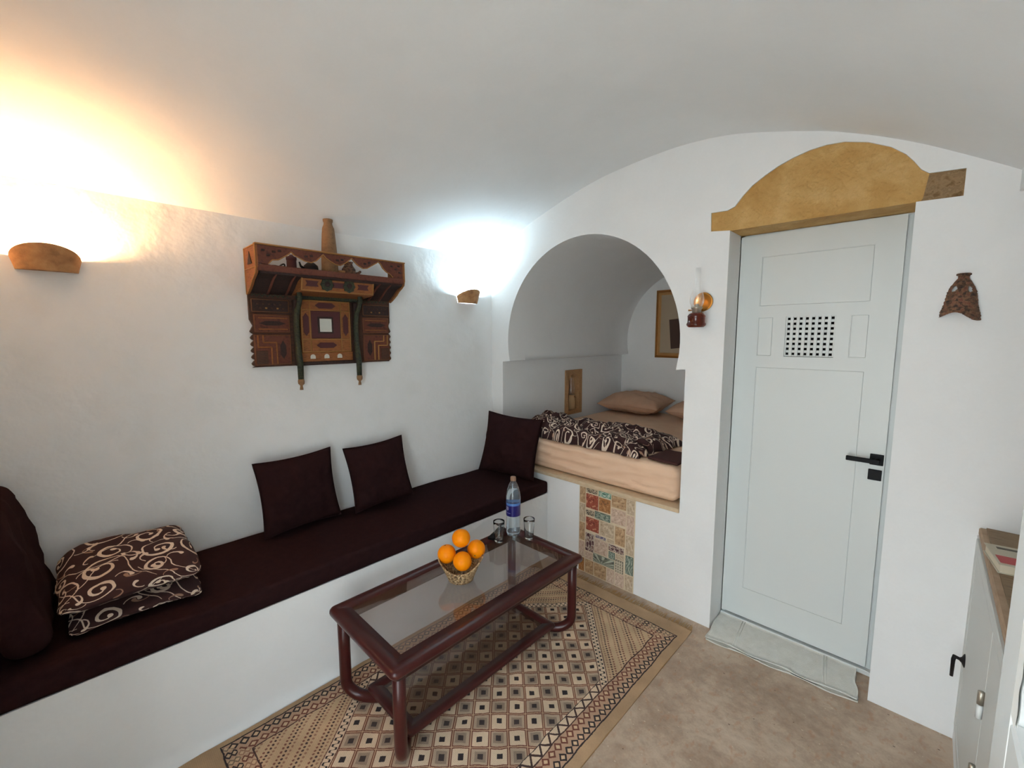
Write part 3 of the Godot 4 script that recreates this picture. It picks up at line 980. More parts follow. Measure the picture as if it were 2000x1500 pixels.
	left.append_array(pv([-0.126, -0.001, 0.0, -0.001, 0.0, 0.035, -0.08, 0.035]))
	var right := pv([0.0, -0.001, 0.126, -0.001, 0.126, 0.401, 0.0, 0.401])
	for k in 11:
		left.append(arc[k])
	left.append_array(pv([0.0, 0.401, -0.126, 0.401]))
	for k in range(10, 21):
		right.append(arc[k])
	right.append_array(pv([0.08, 0.035, 0.0, 0.035]))
	g = Geo.new()
	g.prism(left, -0.075, 0.008)
	g.prism(right, -0.075, 0.008)
	part("face_slab", g, M.niche_stone, nn)
	part("back_slab", Geo.new().box(Vector3(-0.126, -0.001, -0.15), Vector3(0.126, 0.401, -0.075)), M.niche_stone, nn)
	var la := thing("oil_lamp", "small clay oil lamp with glass chimney standing in the stone niche", "lamp", Vector3(0.080, 0.886, -0.905))
	g = Geo.new().lathe([Vector2(0, 0), Vector2(0.036, 0), Vector2(0.04, 0.03), Vector2(0.041, 0.07), Vector2(0.036, 0.105), Vector2(0.029, 0.115), Vector2(0.029, 0.122), Vector2(0.035, 0.127), Vector2(0.035, 0.135), Vector2(0, 0.135)], 24)
	part("jar", g, mat(c8(196, 160, 118), 0.8), la)
	g = Geo.new().lathe([Vector2(0.026, 0.135), Vector2(0.034, 0.165), Vector2(0.035, 0.19), Vector2(0.027, 0.235), Vector2(0.022, 0.29)], 24)
	part("chimney", g, M.clear, la)

# =====================================================================  coffee table and what stands on it
func build_table():
	var t := thing("coffee_table", "dark mahogany coffee table with glass top and looped legs on the rug", "table", Vector3(0.951, 0, 1.05))
	var hx := 0.2635
	var hz := 0.552
	var pf := [Vector2(0.072, 0.43), Vector2(0.014, 0.431), Vector2(0.006, 0.428), Vector2(0.001, 0.421), Vector2(0.0, 0.413), Vector2(0.003, 0.404), Vector2(0.01, 0.399), Vector2(0.02, 0.398), Vector2(0.021, 0.388), Vector2(0.07, 0.386), Vector2(0.07, 0.418), Vector2(0.0725, 0.422)]
	pf.reverse()
	part("top_frame", Geo.new().frame_ring(pf, hx, hz, 0.03), M.mahogany, t)
	part("top_glass", Geo.new().box(Vector3(-hx + 0.069, 0.4225, -hz + 0.069), Vector3(hx - 0.069, 0.4285, hz - 0.069)), M.table_glass, t)
	var sh := Node3D.new()
	sh.name = "lower_shelf"
	t.add_child(sh)
	var ps := [Vector2(0.052, 0.13), Vector2(0.008, 0.13), Vector2(0.002, 0.126), Vector2(0.0, 0.119), Vector2(0.002, 0.112), Vector2(0.008, 0.108), Vector2(0.05, 0.106), Vector2(0.05, 0.122)]
	ps.reverse()
	sh.position = Vector3(0.012, -0.052, 0.01)
	part("shelf_frame", Geo.new().frame_ring(ps, 0.167, 0.438, 0.02), M.mahogany, sh)
	part("shelf_glass", Geo.new().box(Vector3(-0.12, 0.122, -0.391), Vector3(0.12, 0.127, 0.391)), M.table_glass, sh)
	for sx in [-1.0, 1.0]:
		for sz in [-1.0, 1.0]:
			var path := [Vector3(sx * 0.218, 0.395, sz * 0.505), Vector3(sx * 0.218, 0.25, sz * 0.505), Vector3(sx * 0.218, 0.105, sz * 0.505)]
			for k in range(1, 12):
				var a := PI * k / 12.0
				path.append(Vector3(sx * (0.218 - 0.068 + 0.068 * cos(a)), (0.0995 - 0.068 * sin(a)) if k <= 6 else (0.0315 + 0.024 * (1.0 - sin(a))), sz * lerpf(0.505, 0.405, smoothstep(0.0, 1.0, k / 11.0))))
			path.append(Vector3(sx * 0.078, 0.056, sz * 0.40))
			part("leg", Geo.new().tube(path, 0.0235, 16), M.mahogany, t)
			part("collar", Geo.new().tube([Vector3(sx * 0.218, 0.38, sz * 0.505), Vector3(sx * 0.218, 0.388, sz * 0.505)], 0.027, 16), M.mahogany_dark, t)
	for sx in [-1.0, 1.0]:
		part("apron", Geo.new().box(Vector3(sx * 0.222 - 0.008, 0.362, -0.5), Vector3(sx * 0.222 + 0.008, 0.388, 0.5), 0.003), M.mahogany_dark, t)

	# water bottle
	var b := thing("water_bottle", "clear plastic water bottle with blue label standing on the coffee table", "bottle", Vector3(0.79, 0.4312, 0.59), 0.5)
	var wall := [Vector2(0.0, 0.004), Vector2(0.026, 0.0), Vector2(0.036, 0.006), Vector2(0.0405, 0.022)]
	for k in 10:
		wall.append(Vector2(0.041 - 0.0012 * (k % 2), 0.03 + k * 0.0085))
	wall.append_array([Vector2(0.04, 0.12), Vector2(0.04, 0.2), Vector2(0.0415, 0.21), Vector2(0.041, 0.225), Vector2(0.038, 0.25), Vector2(0.032, 0.275), Vector2(0.023, 0.298), Vector2(0.0145, 0.314), Vector2(0.0135, 0.322)])
	part("shell", Geo.new().lathe(wall, 40), M.plastic, b)
	var inner := []
	for p in wall:
		if p.y < 0.285:
			inner.append(Vector2(maxf(p.x - 0.0012, 0.0), p.y + 0.001))
	inner.append(Vector2(0.0, inner[-1].y + 0.0005))
	part("water", Geo.new().lathe(inner, 40), M.water, b)
	part("cap", Geo.new().lathe([Vector2(0.0, 0.318), Vector2(0.0155, 0.318), Vector2(0.016, 0.325), Vector2(0.0155, 0.339), Vector2(0.0135, 0.341), Vector2(0.0, 0.341)], 24), mat(c8(150, 116, 92), 0.5), b)
	var lb := mat(Color.WHITE, 0.3)
	lb.albedo_texture = tex(label_image())
	part("label", Geo.new().lathe([Vector2(0.0408, 0.122), Vector2(0.0408, 0.198)], 40), lb, b)
	# two tumblers
	for k in 2:
		var p: Vector3 = [Vector3(0.787, 0.4312, 0.70), Vector3(0.885, 0.4312, 0.562)][k]
		var gl := thing("drinking_glass", ["clear glass tumbler to the left of the water bottle", "clear glass tumbler to the right of the water bottle"][k], "glass", p, 0.0, "tumblers by the bottle")
		part("tumbler", Geo.new().lathe([Vector2(0, 0), Vector2(0.022, 0), Vector2(0.0245, 0.003), Vector2(0.031, 0.1), Vector2(0.0315, 0.116), Vector2(0.0307, 0.117), Vector2(0.0299, 0.116), Vector2(0.0293, 0.1), Vector2(0.0232, 0.016), Vector2(0.02, 0.0125), Vector2(0, 0.012)], 36), M.glass, gl)
	# remote control behind the left tumbler
	var rc := thing("remote_control", "black remote control on the table edge behind the left tumbler", "remote", Vector3(0.722, 0.4312, 0.655), 0.35)
	part("body", Geo.new().box(Vector3(-0.02, 0, -0.075), Vector3(0.02, 0.018, 0.075), 0.004), M.black, rc)
	for i in 5:
		for j in 3:
			part("button", Geo.new().box(Vector3(-0.014 + j * 0.011, 0.0175, -0.055 + i * 0.02), Vector3(-0.008 + j * 0.011, 0.0195, -0.047 + i * 0.02), 0.0006), mat(c8(70, 70, 74), 0.5), rc)
	# bowl of oranges
	var at := Vector3(0.922, 0.4312, 1.077)
	var turn := 0.772
	var bo := thing("fruit_bowl", "speckled tan stoneware bowl with a dipping rim, full of oranges", "bowl", at, turn)
	var shape := func(k: float, ang: float, inn: float) -> Vector3:
		var c := cos(ang)
		var s := sin(ang)
		var rim := 0.062 + 0.048 * c * c
		var y := rim * k
		var a := lerpf(0.058, 0.106, pow(k, 1.15)) - inn
		var d := lerpf(0.055, 0.082, pow(k, 0.8)) - inn
		return Vector3(a * c, maxf(y, 0.006 if inn > 0.0 else 0.0), d * s)
	var g := Geo.new().smooth()
	g.grid(48, 12, func(u, v): return shape.call(v, -u * TAU, 0.0))
	g.grid(48, 12, func(u, v): return shape.call(v, -u * TAU, 0.006), true)
	g.grid(48, 1, func(u, v): return shape.call(1.0, -u * TAU, 0.006 * v))
	g.grid(48, 1, func(u, v): return shape.call(0.0, -u * TAU, 0.0) * Vector3(v, 1, v))
	part("vessel", g, M.cork, bo)
	var spots := [[Vector3(0.0, 0.182, -0.03), "orange on top of the pile in the stoneware bowl"], [Vector3(-0.066, 0.114, -0.012), "leftmost orange in the stoneware bowl"], [Vector3(0.012, 0.103, 0.034), "lowest front orange in the stoneware bowl"], [Vector3(0.069, 0.122, -0.042), "rightmost orange with its stem scar showing in the stoneware bowl"]]
	var first: Node3D
	for i in 4:
		var lo: Vector3 = Basis(Vector3.UP, turn) * spots[i][0]
		var o: Node3D
		if i == 0:
			o = thing("orange", spots[i][1], "orange", at + lo, 0.0, "oranges in the bowl")
			var prof := []
			for k in 17:
				var a := -PI / 2 + PI * k / 16.0
				var dent := 0.003 * pow(maxf(sin(a), 0.0), 30.0)
				prof.append(Vector2(0.0425 * cos(a), 0.042 * sin(a) - dent))
			part("peel", Geo.new().lathe(prof, 32), M.orange, o)
			part("stem_scar", Geo.new().lathe([Vector2(0.0, 0.041), Vector2(0.0032, 0.0405), Vector2(0.003, 0.038)], 8), M.stem, o)
			first = o
		else:
			o = first.duplicate()
			o.name = numbered("orange")
			add_child(o, true)
			o.position = at + lo
			tag(o, spots[i][1], "orange", "oranges in the bowl")
		o.rotation = [Vector3(-0.5, 0.3, 0.2), Vector3(-0.2, 1.0, 0.15), Vector3(2.4, 0.4, 0.7), Vector3(1.9, 0.9, 0.2)][i]

func label_image() -> Image:
	var im := Image.create(512, 128, false, Image.FORMAT_RGB8)
	im.fill(c8(24, 20, 98))
	for y in 128:
		for x in 512:
			if y < 22:
				im.set_pixel(x, y, c8(86, 132, 196))
			elif y < 26:
				im.set_pixel(x, y, c8(70, 84, 170))
			elif (x % 256) > 168:
				im.set_pixel(x, y, c8(48, 42, 112) if (y / 5) % 2 else c8(38, 32, 104))
	for k in 2:                                             # a pale crest over a white underline
		var cx := 70 + k * 256
		for y in range(34, 72):
			for x in range(cx - 22, cx + 22):
				var q := Vector2((x - cx) / 22.0, (y - 53) / 19.0)
				if q.length() < 1.0 and (q.length() > 0.72 or absf(q.x + q.y) < 0.3 or absf(q.x - q.y) < 0.25):
					im.set_pixel(x, y, c8(186, 178, 196))
		for x in range(cx - 46, cx + 46):
			var yy := 92 + int(4.0 * sin((x - cx) * 0.04))
			for d in 4:
				im.set_pixel(x, yy + d, c8(170, 170, 224))
	return im

# =====================================================================  rug
func build_rug():
	var ox := 0.578
	var oz := 0.095
	var sx := 1.04
	var sz := 2.06
	var im := rug_image(760, 1505, ox, oz, sx, sz)
	var m := mat(Color.WHITE, 0.98)
	m.albedo_texture = tex(im)
	var g := Geo.new()
	var y := 0.006
	var n := fast(3.0, 2, 91)
	g.smooth()
	g.grid(26, 52, func(u, v): return Vector3(ox + sx * u + 0.006 * n.get_noise_2d(v * 3.0, u), y + 0.0015 * n.get_noise_2d(u * 5.0, v * 9.0), oz + sz * v), true)
	g.smooth(false)
	var r := thing("woven_rug", "flat woven beige rug with dark diamond lattice under the coffee table", "rug")
	part("weave", g, m, r)
	g = Geo.new()
	g.box(Vector3(ox, 0.0005, oz), Vector3(ox + sx, 0.0042, oz + sz))
	part("backing", g, mat(c8(168, 132, 92), 0.95), r)
	g = Geo.new()                                            # knotted fringe at the far end
	var q := RandomNumberGenerator.new()
	q.seed = 3
	for i in 230:
		var x := ox + sx * (i + 0.5) / 230.0
		var l := q.randf_range(0.03, 0.06)
		var a := q.randf_range(-0.015, 0.015)
		g.tube([Vector3(x, 0.005, oz + 0.004), Vector3(x + a * 0.5, 0.005, oz - l * 0.5), Vector3(x + a, 0.0025, oz - l)], [0.0017, 0.0015, 0.001], 4, false)
	var fr := part("fringe", g, mat(c8(184, 146, 96), 0.95), r, "ochre knotted fringe at the far end")
	fr.set_meta("kind", "stuff")

func rug_image(w: int, h: int, ox: float, oz: float, sx: float, sz: float) -> Image:
	var im := Image.create(w, h, false, Image.FORMAT_RGB8)
	var tan := c8(182, 150, 116)
	var sand := c8(214, 182, 146)
	var light := c8(224, 197, 167)
	var grey := c8(188, 162, 137)
	var ink := c8(52, 42, 42)
	var red := c8(118, 68, 54)
	var mauve := c8(170, 128, 108)
	var nz := fast(0.02, 3, 6)
	var px := 0.60
	var pz := 0.182
	var pw := 0.975
	var pl := 1.805
	for j in h:
		for i in w:
			var wob := nz.get_noise_2d(i * 0.6, j * 0.6) * 0.004
			var x := ox + sx * (i + 0.5) / w - px + wob
			var z := oz + sz * (j + 0.5) / h - pz + wob
			var c := tan
			var dx := minf(x, pw - x)
			var dz := minf(z, pl - z)
			var d := minf(dx, dz)
			if d > 0.0:
				var s := z if dx < dz else x
				if d < 0.0055:
					c = ink
				elif d < 0.084:
					c = sand
					var far_end := dz < dx
					var row := 0 if d < 0.045 else 1
					var p := 0.038
					var f := fposmod(s + row * p * 0.5, p) / p - 0.5
					var e := (d - (0.0255 if row == 0 else 0.0645)) / 0.0195
					var dia := absf(f) * 2.0 + absf(e)
					if far_end:
						dia = absf(f) * 2.2 + absf(absf(e) - 0.5) * 1.3
					if dia > 0.54 and dia < 1.0:
						c = ink if row == 0 else red
					elif dia >= 1.0:
						c = mauve.lerp(sand, 0.5)
					if far_end and int(floor((s + row * p * 0.5) / p)) % 2 == 0 and c != sand:
						c = c.lerp(sand, 0.5)
				elif d < 0.089:
					c = c8(76, 50, 44)
				else:
					var u := absf(x - pw / 2)
					var t := (dz - 0.125 - 1.117 * u) / 1.5
					if t < 0.0:
						c = sand.lerp(tan, 0.35)
						var along := (u + 1.117 * dz * 1.0) / 1.5
						if t > -0.0035 or (t < -0.036 and t > -0.039):
							c = red.lerp(ink, 0.4)
						elif t > -0.036:
							var mm := fposmod(along, 0.026) / 0.026
							var tt := (t + 0.0195) / 0.0125
							if absf(tt) < 1.0 and (absf(tt - clampf(sin(mm * TAU) * 1.8, -0.75, 0.75)) < 0.34):
								c = ink
							else:
								c = light
						else:
							var rown := int((-t - 0.045) / 0.0155)
							var rt := fposmod(-t - 0.045, 0.0155) / 0.0155 - 0.5
							var rs := fposmod(along + rown * 0.005, 0.0145) / 0.0145 - 0.5
							var kind := rown % 4
							if kind < 3 and rt * rt + rs * rs < 0.085:
								c = [red.lerp(sand, 0.45), ink.lerp(red, 0.35), red.lerp(sand, 0.15)][kind]
					elif u > 0.362 and d < 0.128:
						c = light
						if d > 0.123:
							c = ink
						else:
							var zf := absf(fposmod(z, 0.056) / 0.056 - 0.5) * 2.0
							if absf((d - 0.089) / 0.034 - zf) < 0.17:
								c = ink.lerp(red, 0.3)
					else:
						var cell := 0.0715
						var p := (x + z) / sqrt(2.0) / cell
						var q := (z - x) / sqrt(2.0) / cell + 0.37
						var fp: float = p - floorf(p)
						var fq: float = q - floorf(q)
						var ep := minf(fp, 1.0 - fp)
						var eq := minf(fq, 1.0 - fq)
						var em := minf(ep, eq)
						var par := (int(floor(p)) + int(floor(q))) % 2 != 0
						c = light if par else grey
						if em < 0.022:
							c = sand
						elif em < 0.078:
							c = red
						elif em < 0.10:
							c = c.lerp(sand, 0.4)
						var jx := 0.5 + 0.05 * sin(floor(p) * 7.1 + floor(q) * 3.3)
						var jy := 0.5 + 0.05 * cos(floor(p) * 2.7 + floor(q) * 5.9)
						var hole := maxf(absf(fp - jx), absf(fq - jy))
						if hole < 0.145:
							c = ink if par else ink.lerp(grey, 0.12)
						elif not par and hole < 0.29:
							c = c.lerp(ink, 0.24)
			var grain := (((i * 7 + j * 13) ^ (i * j)) % 11) / 11.0 - 0.5
			var shade := 1.0 + grain * 0.09 + nz.get_noise_2d(i * 0.35 + 300.0, j * 0.35) * 0.10
			if (j % 4) == 0:
				shade *= 0.95
			im.set_pixel(i, j, Color(clampf(c.r * shade, 0, 1), clampf(c.g * shade, 0, 1), clampf(c.b * shade, 0, 1)))
	return im

# =====================================================================  old tiles let into the wall below the bed
func tile_image(base: Color, a: Color, b: Color, kind: int, s: int) -> Image:
	var im := Image.create(96, 96, false, Image.FORMAT_RGB8)
	var n := fast(0.06, 3, s)
	var n2 := fast(0.03, 2, s + 7)
	for y in 96:
		for x in 96:
			var v := n.get_noise_2d(x, y)
			var c := base.lightened(0.12 * v) if v > 0 else base.darkened(-0.2 * v)
			var k := n2.get_noise_2d(x * 0.9, y * 0.9)
			var q := Vector2(x - 48, y - 48) / 48.0
			match kind:
				1:                                            # broken dark leaves
					if k > 0.12 + 0.1 * sin(x * 0.2):
						c = a
					elif k < -0.34:
						c = b
				2:                                            # green leaf scrolls
					if absf(sin(q.x * 5.0 + 2.0 * sin(q.y * 4.0)) + q.y * 0.6) < 0.4:
						c = a
					elif k > 0.25:
						c = b
				3:                                            # fan of rays
					var ang := atan2(q.y - 1.0, q.x + 0.2)
					if sin(ang * 16.0) > 0.35 and q.length() > 0.2:
						c = a
					elif k > 0.3:
						c = b
				4:                                            # worn glaze
					if k > 0.3:
						c = a
					elif k < -0.42:
						c = b
				5:                                            # rows of ticks
					if posmod(x, 30) < 12 and posmod(y, 22) < 11:
						c = a
			im.set_pixel(x, y, c)
	return im

func build_tiles():
	var t := thing("tile_panel", "upright panel of mixed old tiles on the wall below the bed", "tile panel", Vector3(0, 0, 0))
	part("mortar", Geo.new().box(Vector3(0.828, 0.0, -0.004), Vector3(1.228, 0.583, 0.0035)), tri_mat(ramp_image(128, 0.04, 3, 81, [c8(214, 196, 166), c8(232, 216, 188)]), 4.0, 0.95), t)
	var cream := c8(200, 178, 150)
	var looks := {
		"ink": tile_image(c8(206, 190, 162), c8(48, 42, 38), c8(110, 92, 74), 1, 1),
		"teal": tile_image(c8(206, 214, 196), c8(74, 138, 116), c8(40, 92, 78), 2, 2),
		"red": tile_image(c8(164, 82, 62), c8(206, 150, 118), c8(112, 50, 40), 4, 3),
		"ochre": tile_image(c8(172, 116, 68), c8(128, 88, 58), c8(196, 150, 104), 4, 4),
		"cream": tile_image(cream, c8(216, 198, 172), c8(178, 152, 122), 4, 5),
		"pink": tile_image(c8(210, 182, 160), c8(222, 200, 180), c8(190, 158, 136), 4, 6),
		"grey_leaf": tile_image(c8(164, 172, 156), c8(78, 96, 86), c8(110, 126, 112), 2, 7),
		"purple": tile_image(c8(200, 184, 168), c8(86, 48, 52), c8(140, 104, 92), 1, 8),
		"blue": tile_image(c8(206, 190, 176), c8(62, 54, 108), c8(132, 118, 140), 1, 9),
		"fan": tile_image(c8(120, 122, 106), c8(186, 190, 172), c8(76, 78, 70), 3, 10),
		"ticks": tile_image(c8(202, 190, 166), c8(112, 104, 90), c8(150, 138, 118), 5, 11),
		"tan": tile_image(c8(190, 154, 116), c8(206, 176, 138), c8(150, 118, 86), 4, 12),
	}
	var mats := {}
	for k in looks:
		mats[k] = mat(Color.WHITE, 0.38)
		mats[k].albedo_texture = tex(looks[k])
	var list := [
		["ink", 0.882, 0.551, 0.967, 0.581], ["teal", 0.974, 0.547, 1.064, 0.581], ["red", 0.882, 0.45, 0.972, 0.543], ["ochre", 0.978, 0.453, 1.061, 0.54],
		["tan", 1.069, 0.505, 1.168, 0.579], ["pink", 1.069, 0.403, 1.167, 0.496], ["ink", 0.88, 0.401, 0.946, 0.436], ["grey_leaf", 0.949, 0.396, 1.061, 0.443],
		["red", 0.884, 0.30, 0.98, 0.387], ["cream", 0.991, 0.298, 1.089, 0.388], ["tan", 1.098, 0.272, 1.165, 0.388], ["purple", 0.881, 0.158, 0.948, 0.281],
		["blue", 0.957, 0.268, 1.036, 0.29], ["pink", 0.953, 0.168, 1.047, 0.259], ["cream", 1.044, 0.268, 1.09, 0.29], ["purple", 1.054, 0.219, 1.162, 0.262],
		["grey_leaf", 1.055, 0.165, 1.1, 0.212], ["cream", 1.107, 0.182, 1.161, 0.213], ["fan", 0.943, 0.103, 1.097, 0.16], ["ticks", 1.105, 0.096, 1.159, 0.176],
		["tan", 0.833, 0.472, 0.875, 0.578], ["cream", 0.832, 0.345, 0.874, 0.465], ["tan", 0.832, 0.218, 0.873, 0.338], ["pink", 0.832, 0.105, 0.873, 0.211], ["ochre", 0.832, 0.006, 0.873, 0.098],
		["cream", 1.174, 0.49, 1.224, 0.578], ["pink", 1.173, 0.36, 1.224, 0.483], ["cream", 1.173, 0.235, 1.224, 0.353], ["grey_leaf", 1.173, 0.11, 1.224, 0.228], ["cream", 1.173, 0.006, 1.224, 0.103],
		["tan", 0.881, 0.006, 0.945, 0.096], ["tan", 0.951, 0.006, 1.04, 0.096], ["pink", 1.047, 0.006, 1.098, 0.096], ["pink", 1.105, 0.006, 1.165, 0.09], ["pink", 0.88, 0.104, 0.937, 0.151],
	]
	var q := RandomNumberGenerator.new()
	q.seed = 9
	for e in list:
		var g := Geo.new()
		var z := 0.006 + q.randf() * 0.002
		g.box(Vector3(e[1], e[2], 0.0), Vector3(e[3], e[4], z), 0.0012)
		var f := z + 0.0002
		g.quad(Vector3(e[1] + 0.002, e[2] + 0.002, f), Vector3(e[3] - 0.002, e[2] + 0.002, f), Vector3(e[3] - 0.002, e[4] - 0.002, f), Vector3(e[1] + 0.002, e[4] - 0.002, f))
		part("tile", g, mats[e[0]], t)

# =====================================================================  carved and painted shelf on the left wall
func build_wall_shelf():
	var s := thing("carved_wall_shelf", "carved painted wooden wall shelf with small mirror hanging on the left wall", "shelf", Vector3(0.004, 1.40, 1.255), PI / 2)
	var g: Geo
	# board with ragged scalloped sides
	var poly := pv([-0.387, 0.0])
	poly = PackedVector2Array()
	poly.append(Vector2(-0.382, 0.0))
	poly.append(Vector2(0.362, 0.0))
	for k in 6:
		for e in [[0.362, 0.004], [0.372, 0.01], [0.376, 0.018], [0.372, 0.026]]:
			poly.append(Vector2(e[0], e[1] + k * 0.033))
	poly.append_array(pv([0.362, 0.215, 0.372, 0.235, 0.374, 0.455, -0.384, 0.455, -0.384, 0.235, -0.37, 0.205]))
	for k in range(5, -1, -1):
		for e in [[-0.380, 0.026], [-0.385, 0.018], [-0.380, 0.01], [-0.370, 0.004]]:
			poly.append(Vector2(e[0], e[1] + k * 0.032))
	g = Geo.new().prism(poly, 0.0, 0.018)
	part("back_board", g, M.old_wood, s)
	var slab := func(called: String, x0: float, y0: float, x1: float, y1: float, z0: float, z1: float, m: Material, par: Node = s, ch := 0.0025):
		return part(called, Geo.new().box(Vector3(x0, y0, z0), Vector3(x1, y1, z1), ch), m, par)
	# upper box: shelf floor, top lip, sides, pierced valance
	slab.call("shelf_board", -0.378, 0.456, 0.37, 0.468, 0.018, 0.176, M.old_wood)
	slab.call("bottom_rail", -0.382, 0.452, 0.376, 0.482, 0.172, 0.186, M.red_wood)
	slab.call("top_lip", -0.39, 0.568, 0.386, 0.575, 0.164, 0.19, M.ochre)
	var val := pv([-0.382, 0.567])
	val.append(Vector2(-0.382, 0.484))
	val.append(Vector2(-0.335, 0.484))
	var humps := [[-0.335, 0.486], [-0.318, 0.505], [-0.292, 0.508], [-0.27, 0.522], [-0.245, 0.54], [-0.233, 0.552], [-0.222, 0.54], [-0.196, 0.528], [-0.172, 0.517], [-0.142, 0.513], [-0.118, 0.524], [-0.096, 0.545], [-0.082, 0.56], [-0.07, 0.545], [-0.045, 0.53], [-0.02, 0.518], [0.004, 0.516], [0.03, 0.53], [0.052, 0.548], [0.067, 0.56], [0.08, 0.545], [0.102, 0.526], [0.128, 0.514], [0.152, 0.518], [0.178, 0.534], [0.205, 0.55], [0.22, 0.561], [0.234, 0.548], [0.246, 0.528], [0.268, 0.51], [0.29, 0.5], [0.306, 0.484]]
	for q in humps:
		val.append(Vector2(q[0], q[1]))
	val.append_array(pv([0.376, 0.484, 0.376, 0.567]))
	part("valance", Geo.new().prism(val, 0.174, 0.184), M.red_wood, s)
	g = Geo.new()
	for i in humps.size() - 1:
		g.tube([Vector3(humps[i][0], humps[i][1], 0.184), Vector3(humps[i + 1][0], humps[i + 1][1], 0.184)], 0.0028, 6)
	part("valance_bead", g, M.ochre, s)
	# carved blocks in the spandrels
	for q in [[-0.355, 0.545], [-0.335, 0.525], [-0.31, 0.543], [-0.285, 0.55], [-0.165, 0.54], [-0.14, 0.545], [-0.01, 0.54], [0.015, 0.545], [0.14, 0.54], [0.165, 0.548], [0.30, 0.545], [0.325, 0.53], [0.35, 0.515], [0.345, 0.55]]:
		part("valance_carving", Geo.new().box(Vector3(q[0] - 0.008, q[1] - 0.005, 0.183), Vector3(q[0] + 0.008, q[1] + 0.005, 0.187), 0.002), M.dark_paint, s)
	var side := pv([0.018, 0.567, 0.184, 0.567, 0.186, 0.47, 0.178, 0.445, 0.155, 0.43, 0.125, 0.415, 0.10, 0.395, 0.07, 0.378, 0.045, 0.365, 0.018, 0.355])
	for sd in [-1.0, 1.0]:
		g = Geo.new()
		g.X = Transform3D(Basis(Vector3(0, 0, 1), Vector3(0, 1, 0), Vector3(-1, 0, 0)), Vector3(-0.378 if sd < 0 else 0.38, 0, 0))
		g.prism(side, 0.0, 0.01)
		var sp := part("side_panel", g, M.orange_wood, s)
		g = Geo.new()
		var xo := -0.389 if sd < 0 else 0.381
		for k in side.size():
			var a: Vector2 = side[k]
			var b: Vector2 = side[(k + 1) % side.size()]
			g.tube([Vector3(xo, a.y, a.x), Vector3(xo, b.y, b.x)], 0.003, 6)
		g.tube([Vector3(xo, 0.47, 0.02), Vector3(xo, 0.468, 0.184)], 0.003, 6)
		part("edge_bead", g, M.ochre, sp)
		g = Geo.new()
		g.X = Transform3D(Basis(Vector3(0, 0, 1), Vector3(0, 1, 0), Vector3(-1, 0, 0)), Vector3(xo + 0.0015 * sd, 0, 0))
		g.prism(pv([0.07, 0.488, 0.132, 0.488, 0.10, 0.545]), -0.001, 0.001)
		part("triangle_inlay", g, M.dark_paint, sp)
	# sloping soffit and dentils under the box
	g = Geo.new()
	g.prism(pv([0.018, 0.452, 0.178, 0.452, 0.176, 0.44, 0.12, 0.425, 0.06, 0.385, 0.018, 0.362]), -0.37, 0.372)
	g = Geo.new()
	g.X = Transform3D(Basis(Vector3(0, 0, 1), Vector3(0, 1, 0), Vector3(-1, 0, 0)), Vector3(0, 0, 0))
	g.prism(pv([0.018, 0.453, 0.178, 0.453, 0.176, 0.442, 0.12, 0.425, 0.06, 0.385, 0.018, 0.362]), -0.372, 0.37)
	part("soffit", g, M.dark_paint, s)
	for xx in [-0.30, -0.215, 0.235, 0.30]:
		part("soffit_rib", Geo.new().tube([Vector3(xx, 0.446, 0.172), Vector3(xx, 0.42, 0.118), Vector3(xx, 0.38, 0.06), Vector3(xx, 0.36, 0.024)], 0.006, 6), M.red_wood, s)
	for k in 7:
		for sd in [-0.36, 0.20]:
			g = Geo.new()
			var arc := []
			for j in 9:
				var t := PI * j / 8.0
				arc.append(Vector3(sd + k * 0.024 + 0.01 * cos(t), 0.347 + 0.012 * sin(t), 0.021))
			g.tube(arc, 0.0025, 6)
			part("scallop", g, M.green, s)
	# projecting middle fascia with two green stars
	g = Geo.new()
	g.X = Transform3D(Basis(Vector3(0, 0, 1), Vector3(0, 1, 0), Vector3(-1, 0, 0)), Vector3(0, 0, 0))
	g.prism(pv([0.02, 0.453, 0.166, 0.453, 0.156, 0.376, 0.02, 0.362]), -0.196, 0.186)
	var fa := part("fascia", g, M.orange_wood, s)
	var on_fascia := func(x: float, y: float) -> Vector3:
		return Vector3(x, y, lerpf(0.1565, 0.1665, (y - 0.376) / 0.077))
	g = Geo.new()
	for y in [0.381, 0.448]:
		g.tube([on_fascia.call(-0.186, y), on_fascia.call(0.196, y)], 0.004, 6)
	for x in [-0.184, 0.194]:
		g.tube([on_fascia.call(x, 0.38), on_fascia.call(x, 0.448)], 0.004, 6)
	part("fascia_bead", g, M.ochre, fa)
	for x in [-0.135, 0.0, 0.135]:
		g = Geo.new()
		g.X = Transform3D(Basis(Vector3.RIGHT, 0.13), on_fascia.call(x, 0.415))
		g.prism(pv([-0.032, -0.014, 0.032, -0.014, 0.024, 0.0, 0.032, 0.014, -0.032, 0.014, -0.024, 0.0]), -0.001, 0.003)
		part("fascia_plaque", g, M.maroon, fa)
	for x in [-0.061, 0.056]:
		g = Geo.new()
		g.X = Transform3D(Basis(Vector3.RIGHT, 0.13), on_fascia.call(x, 0.415))
		var oct := PackedVector2Array()
		for k in 16:
			var r := 0.034 if k % 2 == 0 else 0.029
			oct.append(Vector2(cos(TAU * k / 16.0), sin(TAU * k / 16.0)) * r)
		g.prism(oct, -0.001, 0.006)
		var st := part("star", g, M.green, fa)
		g = Geo.new()
		g.X = Transform3D(Basis(Vector3.RIGHT, 0.13) * Basis(Vector3.RIGHT, PI / 2), on_fascia.call(x, 0.415) + Vector3(0, 0.002, 0.006))
		g.lathe([Vector2(0.013, 0.0), Vector2(0.014, 0.003), Vector2(0.009, 0.004), Vector2(0.006, 0.001), Vector2(0, 0.001)], 16)
		part("star_boss", g, M.dark_paint, st)
